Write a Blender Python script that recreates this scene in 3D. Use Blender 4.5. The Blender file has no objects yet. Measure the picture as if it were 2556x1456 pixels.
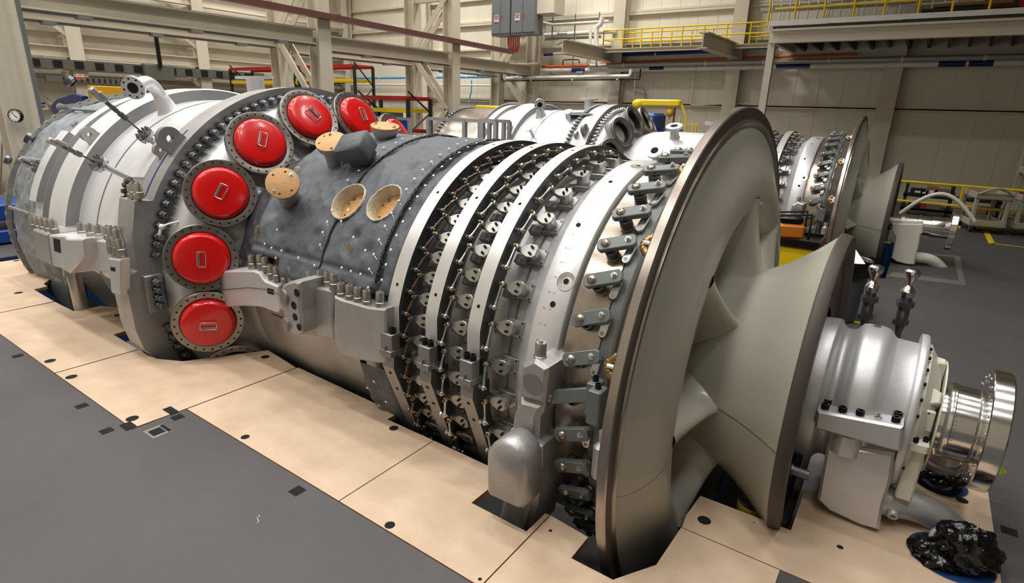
import bpy, math, random
from mathutils import Vector, Matrix, noise
PI = math.pi
random.seed(7)
SC = bpy.context.scene
COL = SC.collection

# ------------------------------------------------------------------ camera
RW = [Vector((0.8169061644, 0.5760505215, 0.0288117205)),
      Vector((-0.1978581682, 0.2329632808, 0.9521450809)),
      Vector((-0.5417715974, 0.7835138202, -0.3042854411))]
CAM = Vector((0, -3.8, 2.20))
FPX = 1430.854
cd = bpy.data.cameras.new('camera')
cam = bpy.data.objects.new('camera', cd)
COL.objects.link(cam)
cd.sensor_fit = 'HORIZONTAL'
cd.sensor_width = 36
cd.lens = FPX / 2556 * 36
cd.clip_end = 200
r_, u_, f_ = RW
cam.matrix_world = Matrix(((r_.x, u_.x, -f_.x, CAM.x), (r_.y, u_.y, -f_.y, CAM.y), (r_.z, u_.z, -f_.z, CAM.z), (0, 0, 0, 1)))
SC.camera = cam
SC.view_settings.view_transform = 'Standard'
SC.view_settings.look = 'None'
SC.view_settings.gamma = 1
SC.view_settings.use_curve_mapping = False


def ray(px, py):
    return RW[0] * ((px - 1278) / FPX) + RW[1] * (-(py - 728) / FPX) + RW[2]


def on_y(px, py, y):            # the point of the plane Y = y seen at a photo pixel
    d = ray(px, py)
    return CAM + d * ((y - CAM.y) / d.y)


def on_x(px, py, x):
    d = ray(px, py)
    return CAM + d * ((x - CAM.x) / d.x)


def on_z(px, py, z=0.0):
    d = ray(px, py)
    return CAM + d * ((z - CAM.z) / d.z)


# ------------------------------------------------------------------ materials
def lin(c):
    return tuple(((v / 255) / 12.92 if v / 255 <= 0.04045 else ((v / 255 + 0.055) / 1.055) ** 2.4) for v in c)


def mat(name, rgb, rough=0.5, metal=0.0, var=0.0, vscale=4.0, rvar=0.0, bump=0.0, bscale=30.0, rgb2=None, stretch=None, coat=0.0, clear=False, spec=0.5, detail=6):
    m = bpy.data.materials.new(name)
    m.use_nodes = True
    nt = m.node_tree
    n, l = nt.nodes, nt.links
    b = n['Principled BSDF']
    c = lin(rgb)
    b.inputs['Base Color'].default_value = (*c, 1)
    b.inputs['Roughness'].default_value = rough
    b.inputs['Metallic'].default_value = metal
    b.inputs['Specular IOR Level'].default_value = spec
    if coat:
        b.inputs['Coat Weight'].default_value = coat
        b.inputs['Coat Roughness'].default_value = 0.08
    co = None
    if var or rvar or bump or rgb2:
        t = n.new('ShaderNodeTexCoord')
        co = t.outputs['Object']
        if stretch:
            mp = n.new('ShaderNodeMapping')
            mp.inputs['Scale'].default_value = stretch
            l.new(co, mp.inputs['Vector'])
            co = mp.outputs['Vector']
    if var or rgb2:
        nz = n.new('ShaderNodeTexNoise')
        nz.inputs['Scale'].default_value = vscale
        nz.inputs['Detail'].default_value = detail
        nz.inputs['Roughness'].default_value = 0.65
        l.new(co, nz.inputs['Vector'])
        rp = n.new('ShaderNodeValToRGB')
        rp.color_ramp.elements[0].position = 0.3
        rp.color_ramp.elements[1].position = 0.7
        lo = lin(rgb2) if rgb2 else tuple(v * (1 - var) for v in c)
        hi = c if rgb2 else tuple(min(1, v * (1 + var)) for v in c)
        rp.color_ramp.elements[0].color = (*lo, 1)
        rp.color_ramp.elements[1].color = (*hi, 1)
        l.new(nz.outputs['Fac'], rp.inputs['Fac'])
        l.new(rp.outputs['Color'], b.inputs['Base Color'])
    if rvar:
        nz2 = n.new('ShaderNodeTexNoise')
        nz2.inputs['Scale'].default_value = vscale * 2.3
        nz2.inputs['Detail'].default_value = 5
        l.new(co, nz2.inputs['Vector'])
        mr = n.new('ShaderNodeMapRange')
        mr.inputs['To Min'].default_value = max(0.02, rough - rvar)
        mr.inputs['To Max'].default_value = min(1, rough + rvar)
        l.new(nz2.outputs['Fac'], mr.inputs['Value'])
        l.new(mr.outputs['Result'], b.inputs['Roughness'])
    if bump:
        nz3 = n.new('ShaderNodeTexNoise')
        nz3.inputs['Scale'].default_value = bscale
        nz3.inputs['Detail'].default_value = 4
        l.new(co, nz3.inputs['Vector'])
        bp = n.new('ShaderNodeBump')
        bp.inputs['Strength'].default_value = bump
        bp.inputs['Distance'].default_value = 0.02
        l.new(nz3.outputs['Fac'], bp.inputs['Height'])
        l.new(bp.outputs['Normal'], b.inputs['Normal'])
    return m


MT = {
    'wall': mat('wall_paint', (226, 219, 200), 0.6, var=0.05, vscale=0.5),
    'girt': mat('girt_paint', (214, 206, 188), 0.55, var=0.05, vscale=1.2),
    'steel_beige': mat('beige_steel_paint', (200, 191, 172), 0.5, var=0.06, vscale=1.5),
    'floor': mat('grey_floor_coating', (78, 76, 77), 0.5, var=0.10, vscale=0.9, rvar=0.12, bump=0.05, bscale=60, spec=0.35),
    'floor2': mat('dark_floor_panel', (84, 80, 80), 0.5, var=0.09, vscale=2.5, rvar=0.1, bump=0.08, bscale=90, spec=0.35),
    'ply': mat('plywood_board', (208, 184, 160), 0.55, rgb2=(186, 162, 136), vscale=2.6, bump=0.05, bscale=120, rvar=0.1, spec=0.3),
    'ply_edge': mat('plywood_edge', (166, 118, 74), 0.7, var=0.2, vscale=30),
    'ceil': mat('ceiling_deck', (190, 184, 170), 0.7),
    'pit': mat('blue_pit_wall', (12, 54, 104), 0.5),
    'pitfloor': mat('pit_concrete', (120, 116, 116), 0.6, var=0.15, vscale=3),
    'silver': mat('silver_paint', (206, 206, 208), 0.40, 0.5, var=0.08, vscale=2.2, rvar=0.12, bump=0.04, bscale=40),
    'silver_dull': mat('dull_silver_casting', (172, 170, 170), 0.40, 0.55, var=0.12, vscale=3.0, rvar=0.12, bump=0.10, bscale=45),
    'white_case': mat('white_aluminium_paint', (224, 224, 227), 0.40, 0.45, var=0.05, vscale=1.8, rvar=0.1, bump=0.03, bscale=30),
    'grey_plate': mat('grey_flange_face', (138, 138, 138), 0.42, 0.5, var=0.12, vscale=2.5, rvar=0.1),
    'ring_rim': mat('brushed_ring_rim', (212, 211, 210), 0.36, 0.55, var=0.05, vscale=5, rvar=0.08),
    'ring_face': mat('dark_ring_face', (92, 92, 90), 0.42, 0.6, var=0.10, vscale=4, rvar=0.08),
    'block': mat('machined_block', (150, 149, 149), 0.36, 0.7, var=0.08, vscale=6, rvar=0.08),
    'machined': mat('machined_steel', (172, 167, 160), 0.30, 0.8, var=0.14, vscale=6, rvar=0.12),
    'brown_steel': mat('polished_brown_steel', (160, 150, 138), 0.26, 0.85, var=0.16, vscale=4, rvar=0.14),
    'bolt': mat('dark_oiled_bolt', (112, 114, 118), 0.28, 0.75, var=0.25, vscale=25),
    'black': mat('black_oxide', (22, 22, 23), 0.35, 0.4),
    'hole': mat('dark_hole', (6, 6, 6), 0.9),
    'chrome': mat('polished_steel', (222, 220, 218), 0.16, 1.0, rvar=0.05, vscale=30, stretch=(1, 8, 8)),
    'shiny': mat('shiny_nut', (190, 188, 184), 0.2, 1.0),
    'brass': mat('yellow_brass', (178, 140, 70), 0.28, 1.0),
    'gold': mat('braided_gold_hose', (150, 125, 82), 0.3, 0.9),
    'flange_dark': mat('brown_flange_face', (88, 80, 75), 0.48, 0.35, var=0.05, vscale=1, rvar=0.05),
    'flange_rim': mat('brushed_flange_rim', (170, 160, 152), 0.26, 0.9, var=0.05, vscale=3, rvar=0.06),
    'bell': mat('grey_green_enamel', (176, 173, 160), 0.32, 0.0, var=0.06, vscale=2.2, rvar=0.08, coat=0.15, bump=0.02, bscale=30),
    'can_ring': mat('can_flange_steel', (138, 133, 128), 0.32, 0.75, var=0.10, vscale=9, rvar=0.1),
    'red': mat('glossy_red_plastic', (202, 13, 13), 0.25, 0.0, var=0.05, vscale=5, coat=0.3),
    'blanket': mat('grey_blanket_cloth', (90, 94, 100), 0.6, 0.0, var=0.03, vscale=5, bump=0.7, bscale=7, spec=0.35),
    'blanket_lt': mat('pale_blanket_cloth', (128, 133, 137), 0.7, 0.0, var=0.12, vscale=5, bump=0.5, bscale=14, spec=0.3),
    'darkcloth': mat('dark_wrap_cloth', (58, 60, 64), 0.6, 0.0, var=0.1, vscale=6, bump=0.4, bscale=12, spec=0.35),
    'quilt_beige': mat('beige_quilt_lining', (196, 186, 166), 0.8, var=0.2, vscale=20, bump=0.3, bscale=40),
    'lace': mat('black_lacing', (24, 24, 26), 0.6),
    'stud': mat('white_stud', (240, 238, 230), 0.25, 0.2),
    'wood': mat('wood_disc', (206, 164, 112), 0.5, rgb2=(184, 138, 88), vscale=5, stretch=(2, 14, 14), spec=0.3),
    'lever': mat('lever_grey_enamel', (104, 109, 109), 0.38, 0.1, var=0.05, vscale=8),
    'lever_plate': mat('lever_plate_steel', (158, 155, 150), 0.32, 0.8, var=0.1, vscale=12, rvar=0.1),
    'zinc': mat('zinc_link', (190, 196, 194), 0.24, 0.9),
    'cream': mat('cream_enamel', (222, 219, 206), 0.38, var=0.03),
    'yellow': mat('safety_yellow', (232, 196, 12), 0.4, var=0.04, vscale=3),
    'amber': mat('amber_paint', (206, 150, 20), 0.45, var=0.05),
    'blue': mat('royal_blue_paint', (20, 58, 138), 0.4),
    'dkblue': mat('navy_paint', (10, 28, 96), 0.4),
    'skyblue': mat('sky_blue_pipe', (106, 168, 214), 0.4),
    'whitepipe': mat('white_pipe', (226, 222, 212), 0.42, var=0.03),
    'greypipe': mat('grey_pipe', (168, 166, 160), 0.4, 0.3),
    'orange': mat('orange_pipe', (222, 92, 30), 0.45),
    'redpaint': mat('rack_red', (170, 26, 24), 0.5),
    'maroon': mat('maroon_rail', (104, 66, 60), 0.5, 0.2, var=0.15, vscale=6),
    'cab': mat('cabinet_grey', (104, 108, 110), 0.4, var=0.04, vscale=2),
    'white': mat('plain_white', (236, 234, 228), 0.5),
    'sign_red': mat('sign_red', (190, 40, 34), 0.5),
    'cone': mat('cone_orange_red', (240, 52, 30), 0.5),
    'bag': mat('black_plastic_bag', (10, 10, 11), 0.16, 0.0, bump=0.6, bscale=16),
    'tape': mat('clear_tape', (150, 146, 142), 0.25, bump=0.4, bscale=20),
    'bin': mat('grey_bin_plastic', (76, 86, 92), 0.5),
    'cart': mat('cart_beige_plastic', (172, 164, 148), 0.55),
    'rubber': mat('black_rubber', (26, 26, 27), 0.7),
    'card': mat('cardboard', (140, 106, 72), 0.8),
    'rack': mat('rack_black', (28, 28, 30), 0.5),
    'galv': mat('galvanised_rail', (150, 148, 146), 0.4, 0.6, var=0.1),
    'mezz': mat('mezzanine_steel', (212, 203, 188), 0.55),
    'kick': mat('white_kick_plate', (230, 228, 224), 0.5),
    'deck': mat('dark_deck', (78, 76, 66), 0.6),
    'duct': mat('dark_bus_duct', (104, 104, 92), 0.5, 0.3),
    'hose_org': mat('hose_red', (176, 40, 42), 0.5),
    'lime': mat('lime_tag', (196, 232, 40), 0.6),
    'orangebox': mat('orange_tool', (210, 120, 30), 0.5),
}

# ------------------------------------------------------------------ mesh builder


def rx(a):
    return Matrix.Rotation(a, 4, 'X')


def ry(a):
    return Matrix.Rotation(a, 4, 'Y')


def rz(a):
    return Matrix.Rotation(a, 4, 'Z')


def tr(x, y, z):
    return Matrix.Translation((x, y, z))


def frame(o, z, xh=None):
    """matrix whose local z points along z, x near xh, origin o"""
    z = Vector(z).normalized()
    xh = Vector(xh) if xh is not None else (Vector((1, 0, 0)) if abs(z.x) < 0.9 else Vector((0, 1, 0)))
    y = z.cross(xh).normalized()
    x = y.cross(z)
    return Matrix(((x.x, y.x, z.x, o[0]), (x.y, y.y, z.y, o[1]), (x.z, y.z, z.z, o[2]), (0, 0, 0, 1)))


class MB:
    def __init__(s):
        s.v, s.f, s.m = [], [], []
        s.mi = 0

    def add(s, vs, fs, T=None):
        o = len(s.v)
        s.v += [tuple(T @ Vector(p)) if T is not None else tuple(p) for p in vs]
        s.f += [tuple(i + o for i in f) for f in fs]
        s.m += [s.mi] * len(fs)
        return s

    def box(s, c, d, T=None, bev=0.0):
        x, y, z = d[0] / 2, d[1] / 2, d[2] / 2
        if bev <= 0:
            vs = [(c[0] + i * x, c[1] + j * y, c[2] + k * z) for i in (-1, 1) for j in (-1, 1) for k in (-1, 1)]
            return s.add(vs, [(0, 1, 3, 2), (4, 6, 7, 5), (0, 4, 5, 1), (2, 3, 7, 6), (0, 2, 6, 4), (1, 5, 7, 3)], T)
        b = min(bev, x * .9, y * .9, z * .9)
        poly = [(c[0] + sx * (x - (b if k else 0)), c[1] + sy * (y - (0 if k else b))) for sx, sy, ks in ((1, 1, (0, 1)), (-1, 1, (1, 0)), (-1, -1, (0, 1)), (1, -1, (1, 0))) for k in ks]
        return s.prism(poly, c[2] - z, c[2] + z, T, bev=b)

    def prism(s, poly, z0, z1, T=None, bev=0.0, cap0=True, cap1=True):
        """poly in xy, extruded z0..z1, optional chamfer of the top and bottom rim"""
        a = sum(poly[i - 1][0] * poly[i][1] - poly[i][0] * poly[i - 1][1] for i in range(len(poly)))
        if a < 0:
            poly = poly[::-1]
        n = len(poly)
        if bev > 0:
            cx = sum(p[0] for p in poly) / n
            cy = sum(p[1] for p in poly) / n
            ins = []
            for i in range(n):
                p0, p, p1 = Vector(poly[i - 1]), Vector(poly[i]), Vector(poly[(i + 1) % n])
                e0 = (p - p0)
                e1 = (p1 - p)
                if e0.length < 1e-9 or e1.length < 1e-9:
                    ins.append(tuple(p))
                    continue
                e0.normalize()
                e1.normalize()
                n0 = Vector((-e0.y, e0.x))
                n1 = Vector((-e1.y, e1.x))
                k = n0 + n1
                k = k / max(0.3, k.length_squared / 2)
                q = p + k * bev
                ins.append((q.x, q.y))
            rings = [(ins, z0), (poly, z0 + bev), (poly, z1 - bev), (ins, z1)]
        else:
            rings = [(poly, z0), (poly, z1)]
        vs = [(p[0], p[1], z) for r, z in rings for p in r]
        fs = []
        for k in range(len(rings) - 1):
            for i in range(n):
                j = (i + 1) % n
                fs.append((k * n + i, k * n + j, (k + 1) * n + j, (k + 1) * n + i))
        if cap0:
            fs.append(tuple(range(n - 1, -1, -1)))
        if cap1:
            fs.append(tuple((len(rings) - 1) * n + i for i in range(n)))
        return s.add(vs, fs, T)

    def lathe(s, prof, T=None, n=24, a0=0.0, a1=2 * PI, axis='Z'):
        """prof: list of (r, h); turned about local Z (or X)"""
        full = abs(a1 - a0 - 2 * PI) < 1e-6
        m = n if full else n + 1
        vs = []
        for r, h in prof:
            for i in range(m):
                a = a0 + (a1 - a0) * i / n
                if axis == 'Z':
                    vs.append((r * math.cos(a), r * math.sin(a), h))
                else:
                    vs.append((h, r * math.cos(a), r * math.sin(a)))
        fs = []
        for k in range(len(prof) - 1):
            for i in range(n):
                j = (i + 1) % m
                q = (k * m + i, k * m + j, (k + 1) * m + j, (k + 1) * m + i)
                fs.append(q)
        return s.add(vs, fs, T)

    def cyl(s, p0, p1, r, n=16, r1=None, cap=True):
        p0, p1 = Vector(p0), Vector(p1)
        d = p1 - p0
        T = frame(p0, d)
        L = d.length
        r1 = r if r1 is None else r1
        prof = [(r, 0), (r1, L)]
        if cap:
            prof = [(1e-5, 0)] + prof + [(1e-5, L)]
        return s.lathe(prof, T, n)

    def hexa(s, p, d, r, h, T=None):
        F = frame(p, d)
        if T is not None:
            F = T @ F
        poly = [(r * math.cos(i * PI / 3), r * math.sin(i * PI / 3)) for i in range(6)]
        return s.prism(poly, 0, h, F, bev=min(r, h) * .12)

    def tube(s, pts, r, n=10, cap=True, closed=False):
        pts = [Vector(p) for p in pts]
        k = len(pts)
        rs = r if isinstance(r, (list, tuple)) else [r] * k
        up = None
        vs, fs = [], []
        for i, p in enumerate(pts):
            if closed:
                t = (pts[(i + 1) % k] - pts[i - 1])
            else:
                t = pts[min(i + 1, k - 1)] - pts[max(i - 1, 0)]
            t.normalize()
            if up is None:
                up = Vector((0, 0, 1)) if abs(t.z) < 0.9 else Vector((1, 0, 0))
            x = up - t * up.dot(t)
            x.normalize()
            up = x
            y = t.cross(x)
            for j in range(n):
                a = 2 * PI * j / n
                vs.append(tuple(p + (x * math.cos(a) + y * math.sin(a)) * rs[i]))
        for i in range(k if closed else k - 1):
            i2 = (i + 1) % k
            for j in range(n):
                j2 = (j + 1) % n
                fs.append((i * n + j, i * n + j2, i2 * n + j2, i2 * n + j))
        if cap and not closed:
            fs.append(tuple(range(n - 1, -1, -1)))
            fs.append(tuple((k - 1) * n + j for j in range(n)))
        return s.add(vs, fs)

    def ball(s, c, r, T=None, n=12, m=8, sc=(1, 1, 1)):
        prof = [(max(1e-5, r * math.sin(PI * i / m)), -r * math.cos(PI * i / m)) for i in range(m + 1)]
        M = tr(*c) @ Matrix.Diagonal((*sc, 1))
        if T is not None:
            M = T @ M
        return s.lathe(prof, M, n)

    def rot(s, T):
        s.v = [tuple(T @ Vector(p)) for p in s.v]
        return s

    def mesh(s, name, mats, sharp=35):
        me = bpy.data.meshes.new(name)
        me.from_pydata(s.v, [], s.f)
        for m in mats:
            me.materials.append(MT[m])
        if len(mats) > 1:
            me.polygons.foreach_set('material_index', s.m)
        me.validate()
        me.update()
        import bmesh as _b
        bm = _b.new()
        bm.from_mesh(me)
        _b.ops.remove_doubles(bm, verts=bm.verts, dist=2e-5)
        _b.ops.recalc_face_normals(bm, faces=bm.faces)
        bm.to_mesh(me)
        bm.free()
        me.shade_smooth()
        if sharp is not None:
            me.set_sharp_from_angle(angle=math.radians(sharp))
        return me


def tag(o, label=None, cat=None, group=None, kind=None):
    if label:
        o['label'] = label
    if cat:
        o['category'] = cat
    if group:
        o['group'] = group
    if kind:
        o['kind'] = kind
    return o


def obj(name, mb, mats, parent=None, loc=(0, 0, 0), rot=(0, 0, 0), sharp=35, label=None):
    if isinstance(mats, str):
        mats = (mats,)
    me = mb if isinstance(mb, bpy.types.Mesh) else mb.mesh(name, mats, sharp)
    o = bpy.data.objects.new(name, me)
    COL.objects.link(o)
    o.location = loc
    o.rotation_euler = rot
    if parent is not None:
        o.parent = parent
    if label:
        o['label'] = label
    return o


def empty(name, loc=(0, 0, 0), rotz=0.0, label=None, cat=None, group=None, kind=None, parent=None):
    o = bpy.data.objects.new(name, None)
    COL.objects.link(o)
    o.location = loc
    o.rotation_euler = (0, 0, rotz)
    o.empty_display_size = 0.1
    if parent is not None:
        o.parent = parent
    return tag(o, label, cat, group, kind)


def kids(o):
    return [c for c in KID.get(o.name, ())]


KID = {}


def copy_tree(o, parent=None):
    c = o.copy()
    COL.objects.link(c)
    if parent is not None:
        c.parent = parent
    for ch in o.children:
        copy_tree(ch, c)
    return c


def ngon(r, n, a=0.0, c=(0, 0)):
    return [(c[0] + r * math.cos(a + 2 * PI * i / n), c[1] + r * math.sin(a + 2 * PI * i / n)) for i in range(n)]


def bolt_hex(mb, p, d, r, h, wash=True, T=None):
    F = frame(p, d)
    if T is not None:
        F = T @ F
    if wash:
        mb.lathe([(1e-5, 0), (r * 1.45, 0), (r * 1.45, h * .18), (1e-5, h * .18)], F, 14)
    mb.prism(ngon(r * 1.12, 6), h * .18, h, F, bev=r * .12)
    return mb


def socket_cap(mb, p, d, r, h, T=None):
    F = frame(p, d)
    if T is not None:
        F = T @ F
    mb.lathe([(r, 0), (r, h * .92), (r * .94, h), (r * .6, h), (r * .55, h * .45), (1e-5, h * .45)], F, 14)
    return mb


def tall_nut(mb, p, h=0.13, r=0.033, T=None):
    """stud nut of a casing joint: two stacked turned cylinders and a square tip"""
    F = tr(*p)
    if T is not None:
        F = T @ F
    mb.lathe([(1e-5, 0), (r * 1.12, 0), (r * 1.12, h * .4), (r * 1.0, h * .43), (r * .96, h * .92), (r * .86, h * .97), (1e-5, h * .97)], F, 18)
    mb.box((0, 0, h * 1.0), (r * .5, r * .5, h * .1), F)
    return mb

# ------------------------------------------------------------------ gas turbine (built round its own axis: x along the shaft, r and phi around it)
AZ = 0.589
CACHE = {}


def R(d):
    return math.radians(d)


def pol(x, r, deg):
    return Vector((x, r * math.cos(R(deg)), r * math.sin(R(deg))))


def part(name, key, build, mats, parent, loc=(0, 0, 0), rot=(0, 0, 0), sharp=35, label=None):
    """a part that shares its mesh between both turbines and between its repeats"""
    if key not in CACHE:
        mb = build()
        CACHE[key] = mb if isinstance(mb, bpy.types.Mesh) else mb.mesh(name, (mats,) if isinstance(mats, str) else mats, sharp)
    return obj(name, CACHE[key], mats, parent, loc, rot, sharp, label)


def lathe_x(prof, n=128, a0=0.0, a1=360.0):
    """prof: (x, r)"""
    return MB().lathe([(r, x) for x, r in prof], None, n, R(a0), R(a1), 'X')


def arc(r, d0, d1, n):
    return [(r * math.cos(R(d0 + (d1 - d0) * i / n)), r * math.sin(R(d0 + (d1 - d0) * i / n))) for i in range(n + 1)]


XM = Matrix(((0, 0, 1, 0), (1, 0, 0, 0), (0, 1, 0, 0), (0, 0, 0, 1)))      # prism (y,z) extruded along x


def plate(outer, inner, x0, x1):
    """annular plate from outer and inner outlines given point for point; rim is material 0, faces material 1"""
    mb = MB()
    n = len(outer)
    closed = len(inner) == n and (Vector(outer[0]) - Vector(outer[-1])).length < 1e-6
    vs = []
    for x in (x0, x1):
        vs += [(x, *p) for p in outer] + [(x, *p) for p in inner]
    rim, face = [], []
    for i in range(n - 1):
        j = i + 1
        rim += [(i, j, 2 * n + j, 2 * n + i), (n + i, n + j, 3 * n + j, 3 * n + i)]
        face += [(i, j, n + j, n + i), (2 * n + i, 2 * n + j, 3 * n + j, 3 * n + i)]
    if not closed:
        rim += [(0, n, 3 * n, 2 * n), (n - 1, 2 * n - 1, 4 * n - 1, 3 * n - 1)]
    mb.add(vs, rim)
    o = len(mb.v)
    mb.mi = 1
    mb.add(vs, face)
    return mb


# ---- casings
def b_compressor_case():
    mb = lathe_x([(-4.62, 1.16), (-4.5, 1.18), (-3.3, 1.2), (-2.72, 1.19), (-2.70, 1.15), (-2.52, 1.15), (-2.50, 1.18), (-2.36, 1.18), (-2.34, 1.15), (-2.20, 1.15), (-2.18, 1.19), (-2.03, 1.19), (-2.0, 1.15), (-1.92, 1.15), (-1.9, 1.175), (-1.835, 1.18), (-1.83, 1.165), (-1.822, 1.165), (-1.817, 1.18), (-1.75, 1.185)])
    return mb


def b_inlet_case():
    return lathe_x([(-1.76, 1.14), (-1.765, 1.19), (-1.745, 1.205), (-1.70, 1.235), (-1.665, 1.265), (-1.645, 1.29), (-1.63, 1.298), (-1.452, 1.30), (-1.446, 1.294), (-1.446, 1.23)], 160)


def b_vane_case():
    return lathe_x([(-1.446, 1.235), (-1.425, 1.235), (-1.425, 1.275), (-1.42, 1.28), (-1.215, 1.28), (-1.212, 1.262), (-1.204, 1.262), (-1.2, 1.29)], 160)


def b_grey_ring():
    return lathe_x([(-1.2, 1.262), (-1.2, 1.302), (-1.192, 1.308), (-1.135, 1.308), (-1.125, 1.30), (-1.12, 1.27)], 160)


def b_bell_flange():
    mb = MB()
    mb.lathe([(1.27, -1.15), (1.29, -1.10), (1.36, -1.04), (1.45, -0.99), (1.50, -0.972), (1.63, -0.966), (1.655, -0.966), (1.663, -0.958), (1.663, -0.917), (1.657, -0.91)], None, 180, 0, 2 * PI, 'X')
    mb.mi = 1
    mb.lathe([(1.657, -0.91), (1.592, -0.91)], None, 180, 0, 2 * PI, 'X')
    mb.mi = 0
    mb.lathe([(1.592, -0.91), (1.590, -0.898), (1.578, -0.894), (1.572, -0.90), (1.55, -0.91)], None, 180, 0, 2 * PI, 'X')
    return mb


def b_bell():
    p = [(-0.92, 1.568), (-0.908, 1.553), (-0.897, 1.515), (-0.882, 1.465), (-0.862, 1.41), (-0.836, 1.345), (-0.81, 1.28), (-0.792, 1.22), (-0.785, 1.165), (-0.79, 1.11), (-0.812, 1.06), (-0.85, 1.025), (-0.90, 0.995), (-0.97, 0.975), (-1.08, 0.962), (-1.35, 0.955)]
    return lathe_x(p, 160)


def b_hub():
    p = [(-0.318, 0.945), (-0.36, 0.905), (-0.42, 0.85), (-0.5, 0.785), (-0.58, 0.73), (-0.66, 0.685), (-0.76, 0.64), (-0.88, 0.6), (-1.02, 0.575), (-1.35, 0.56)]
    return lathe_x(p, 128)


def b_hub_rim():
    mb = MB()
    mb.lathe([(0.938, -0.32), (0.958, -0.315), (0.963, -0.305), (0.955, -0.265), (0.945, -0.25), (0.87, -0.25), (0.86, -0.262), (0.85, -0.29), (0.57, -0.30), (0.5, -0.30)], None, 128, 0, 2 * PI, 'X')
    return mb


def b_hub_plate():
    mb = MB()
    for d in (200, 214, 228):
        T = rx(R(d)) @ tr(-0.262, 0.70, 0)
        mb.box((0, 0, 0), (0.03, 0.16, 0.05), T)
    return mb


def b_inner_dark():  # flat black ring across the throat, its deep shade put in as colour
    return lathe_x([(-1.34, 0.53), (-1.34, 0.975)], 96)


def b_strut():
    """one inlet strut, standing on the hub and blending into the bell, leading edge swept"""
    mb = MB()
    rows = []
    nr = 14
    for k in range(nr + 1):
        t = k / nr
        r = 0.56 + t * 0.57
        le = -0.678 - 0.115 * t                          # leading edge x
        fl = 0.15 * math.exp(-t * 9.0) + 0.07 * math.exp(-(1 - t) * 8)    # fillets
        le += 0.16 * math.exp(-t * 11) + 0.02 * math.exp(-(1 - t) * 7)
        te = -1.33
        th = 0.055 + 0.04 * t
        row = []
        nn = 12
        for i in range(2 * nn):
            a = i / nn
            if i <= nn:
                u, sgn = i / nn, 1
            else:
                u, sgn = (2 * nn - i) / nn, -1
            x = le + (te - le) * (u ** 1.7)
            w = (th + .015) * min(1, (u + .012) * 1.5) ** .75 * (1 - 0.6 * max(0, u - .5) ** 2) + fl * min(1, u * 2.2) * .6
            row.append((x, sgn * w, r))
        rows.append(row)
    vs = [p for r in rows for p in r]
    m = len(rows[0])
    fs = [(k * m + i, k * m + (i + 1) % m, (k + 1) * m + (i + 1) % m, (k + 1) * m + i) for k in range(nr) for i in range(m)]
    return mb.add(vs, fs)


def b_turbine_case():
    p = [(-8.02, 1.56), (-8.0, 1.66), (-7.97, 1.685), (-7.765, 1.685), (-7.76, 1.62), (-7.70, 1.605), (-7.55, 1.605), (-7.50, 1.64), (-7.47, 1.715), (-7.455, 1.727), (-7.055, 1.727), (-7.04, 1.715), (-7.04, 1.60), (-6.98, 1.585), (-6.80, 1.592), (-6.795, 1.604), (-6.60, 1.608), (-6.595, 1.598), (-6.50, 1.60), (-6.495, 1.612), (-6.2, 1.618), (-6.0, 1.63), (-5.86, 1.655), (-5.76, 1.69), (-5.70, 1.70)]
    mb = lathe_x(p, 120, -4, 184)
    mb.mi = 0
    mb.lathe([(1.30, -7.95), (1.38, -7.4), (1.36, -6.6), (1.40, -5.9), (1.45, -5.6)], None, 60, R(184), R(356), 'X')
    return mb


def cmb_outline(s=1.0):
    up = arc(1.753, -40, 153.6, 96)
    ear = [(-1.60, 0.782), (-1.71, 0.79), (-1.775, 0.50), (-1.782, 0.205), (-1.885, 0.165), (-1.875, -0.30), (-1.835, -0.50), (-1.76, -0.61)]
    lo = arc(1.86, 199.2, 320, 60)
    o = up + ear + lo
    o.append(o[0])
    return [(p[0] * s, p[1] * s) for p in o]


def b_front_flange():
    o = cmb_outline()
    i = [(p[0] / math.hypot(*p) * 1.5, p[1] / math.hypot(*p) * 1.5) for p in o]
    return plate(o, i, -5.41, -5.26)


def b_rear_flange():
    o = cmb_outline(0.993)
    i = [(p[0] / math.hypot(*p) * 1.5, p[1] / math.hypot(*p) * 1.5) for p in o]
    mb = plate(o, i, -5.58, -5.418)
    mb.mi = 0
    mb.lathe([(1.735, -5.58), (1.71, -5.66), (1.69, -5.72), (1.6, -5.72)], None, 128, R(-40), R(163), 'X')
    return mb


def b_wrapper():
    return lathe_x([(-5.27, 1.60), (-5.13, 1.595), (-5.07, 1.585), (-5.02, 1.55), (-4.97, 1.47), (-4.90, 1.37), (-4.84, 1.26), (-4.79, 1.20), (-4.70, 1.17), (-4.55, 1.165)], 160)


def shade_x_faces(mb):
    # casing walls facing along x: their shade is put in as grey
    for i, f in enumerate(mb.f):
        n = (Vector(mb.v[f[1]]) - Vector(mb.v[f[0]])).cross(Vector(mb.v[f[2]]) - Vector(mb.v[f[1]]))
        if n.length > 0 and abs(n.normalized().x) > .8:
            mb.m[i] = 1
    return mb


def b_split_flange():
    mb = MB()
    a0, a1 = 135.5, 163.5
    prof = [(1.60, -7.97), (1.75, -7.965), (1.755, -7.96), (1.755, -7.78), (1.75, -7.775), (1.60, -7.77)]
    mb.lathe(prof, None, 40, R(a0), R(a1), 'X')
    o = len(mb.v)
    shade_x_faces(mb)
    n = 41
    mb.mi = 1
    for e in (0, 40):
        mb.add([mb.v[k * n + e] for k in range(6)], [(0, 1, 2, 3, 4, 5)])
    return mb


# ---- combustion cans
CAN_X, CAN_R, CAN_T, CAN_D = -4.788, 1.504, 0.509, 0.284


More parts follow.
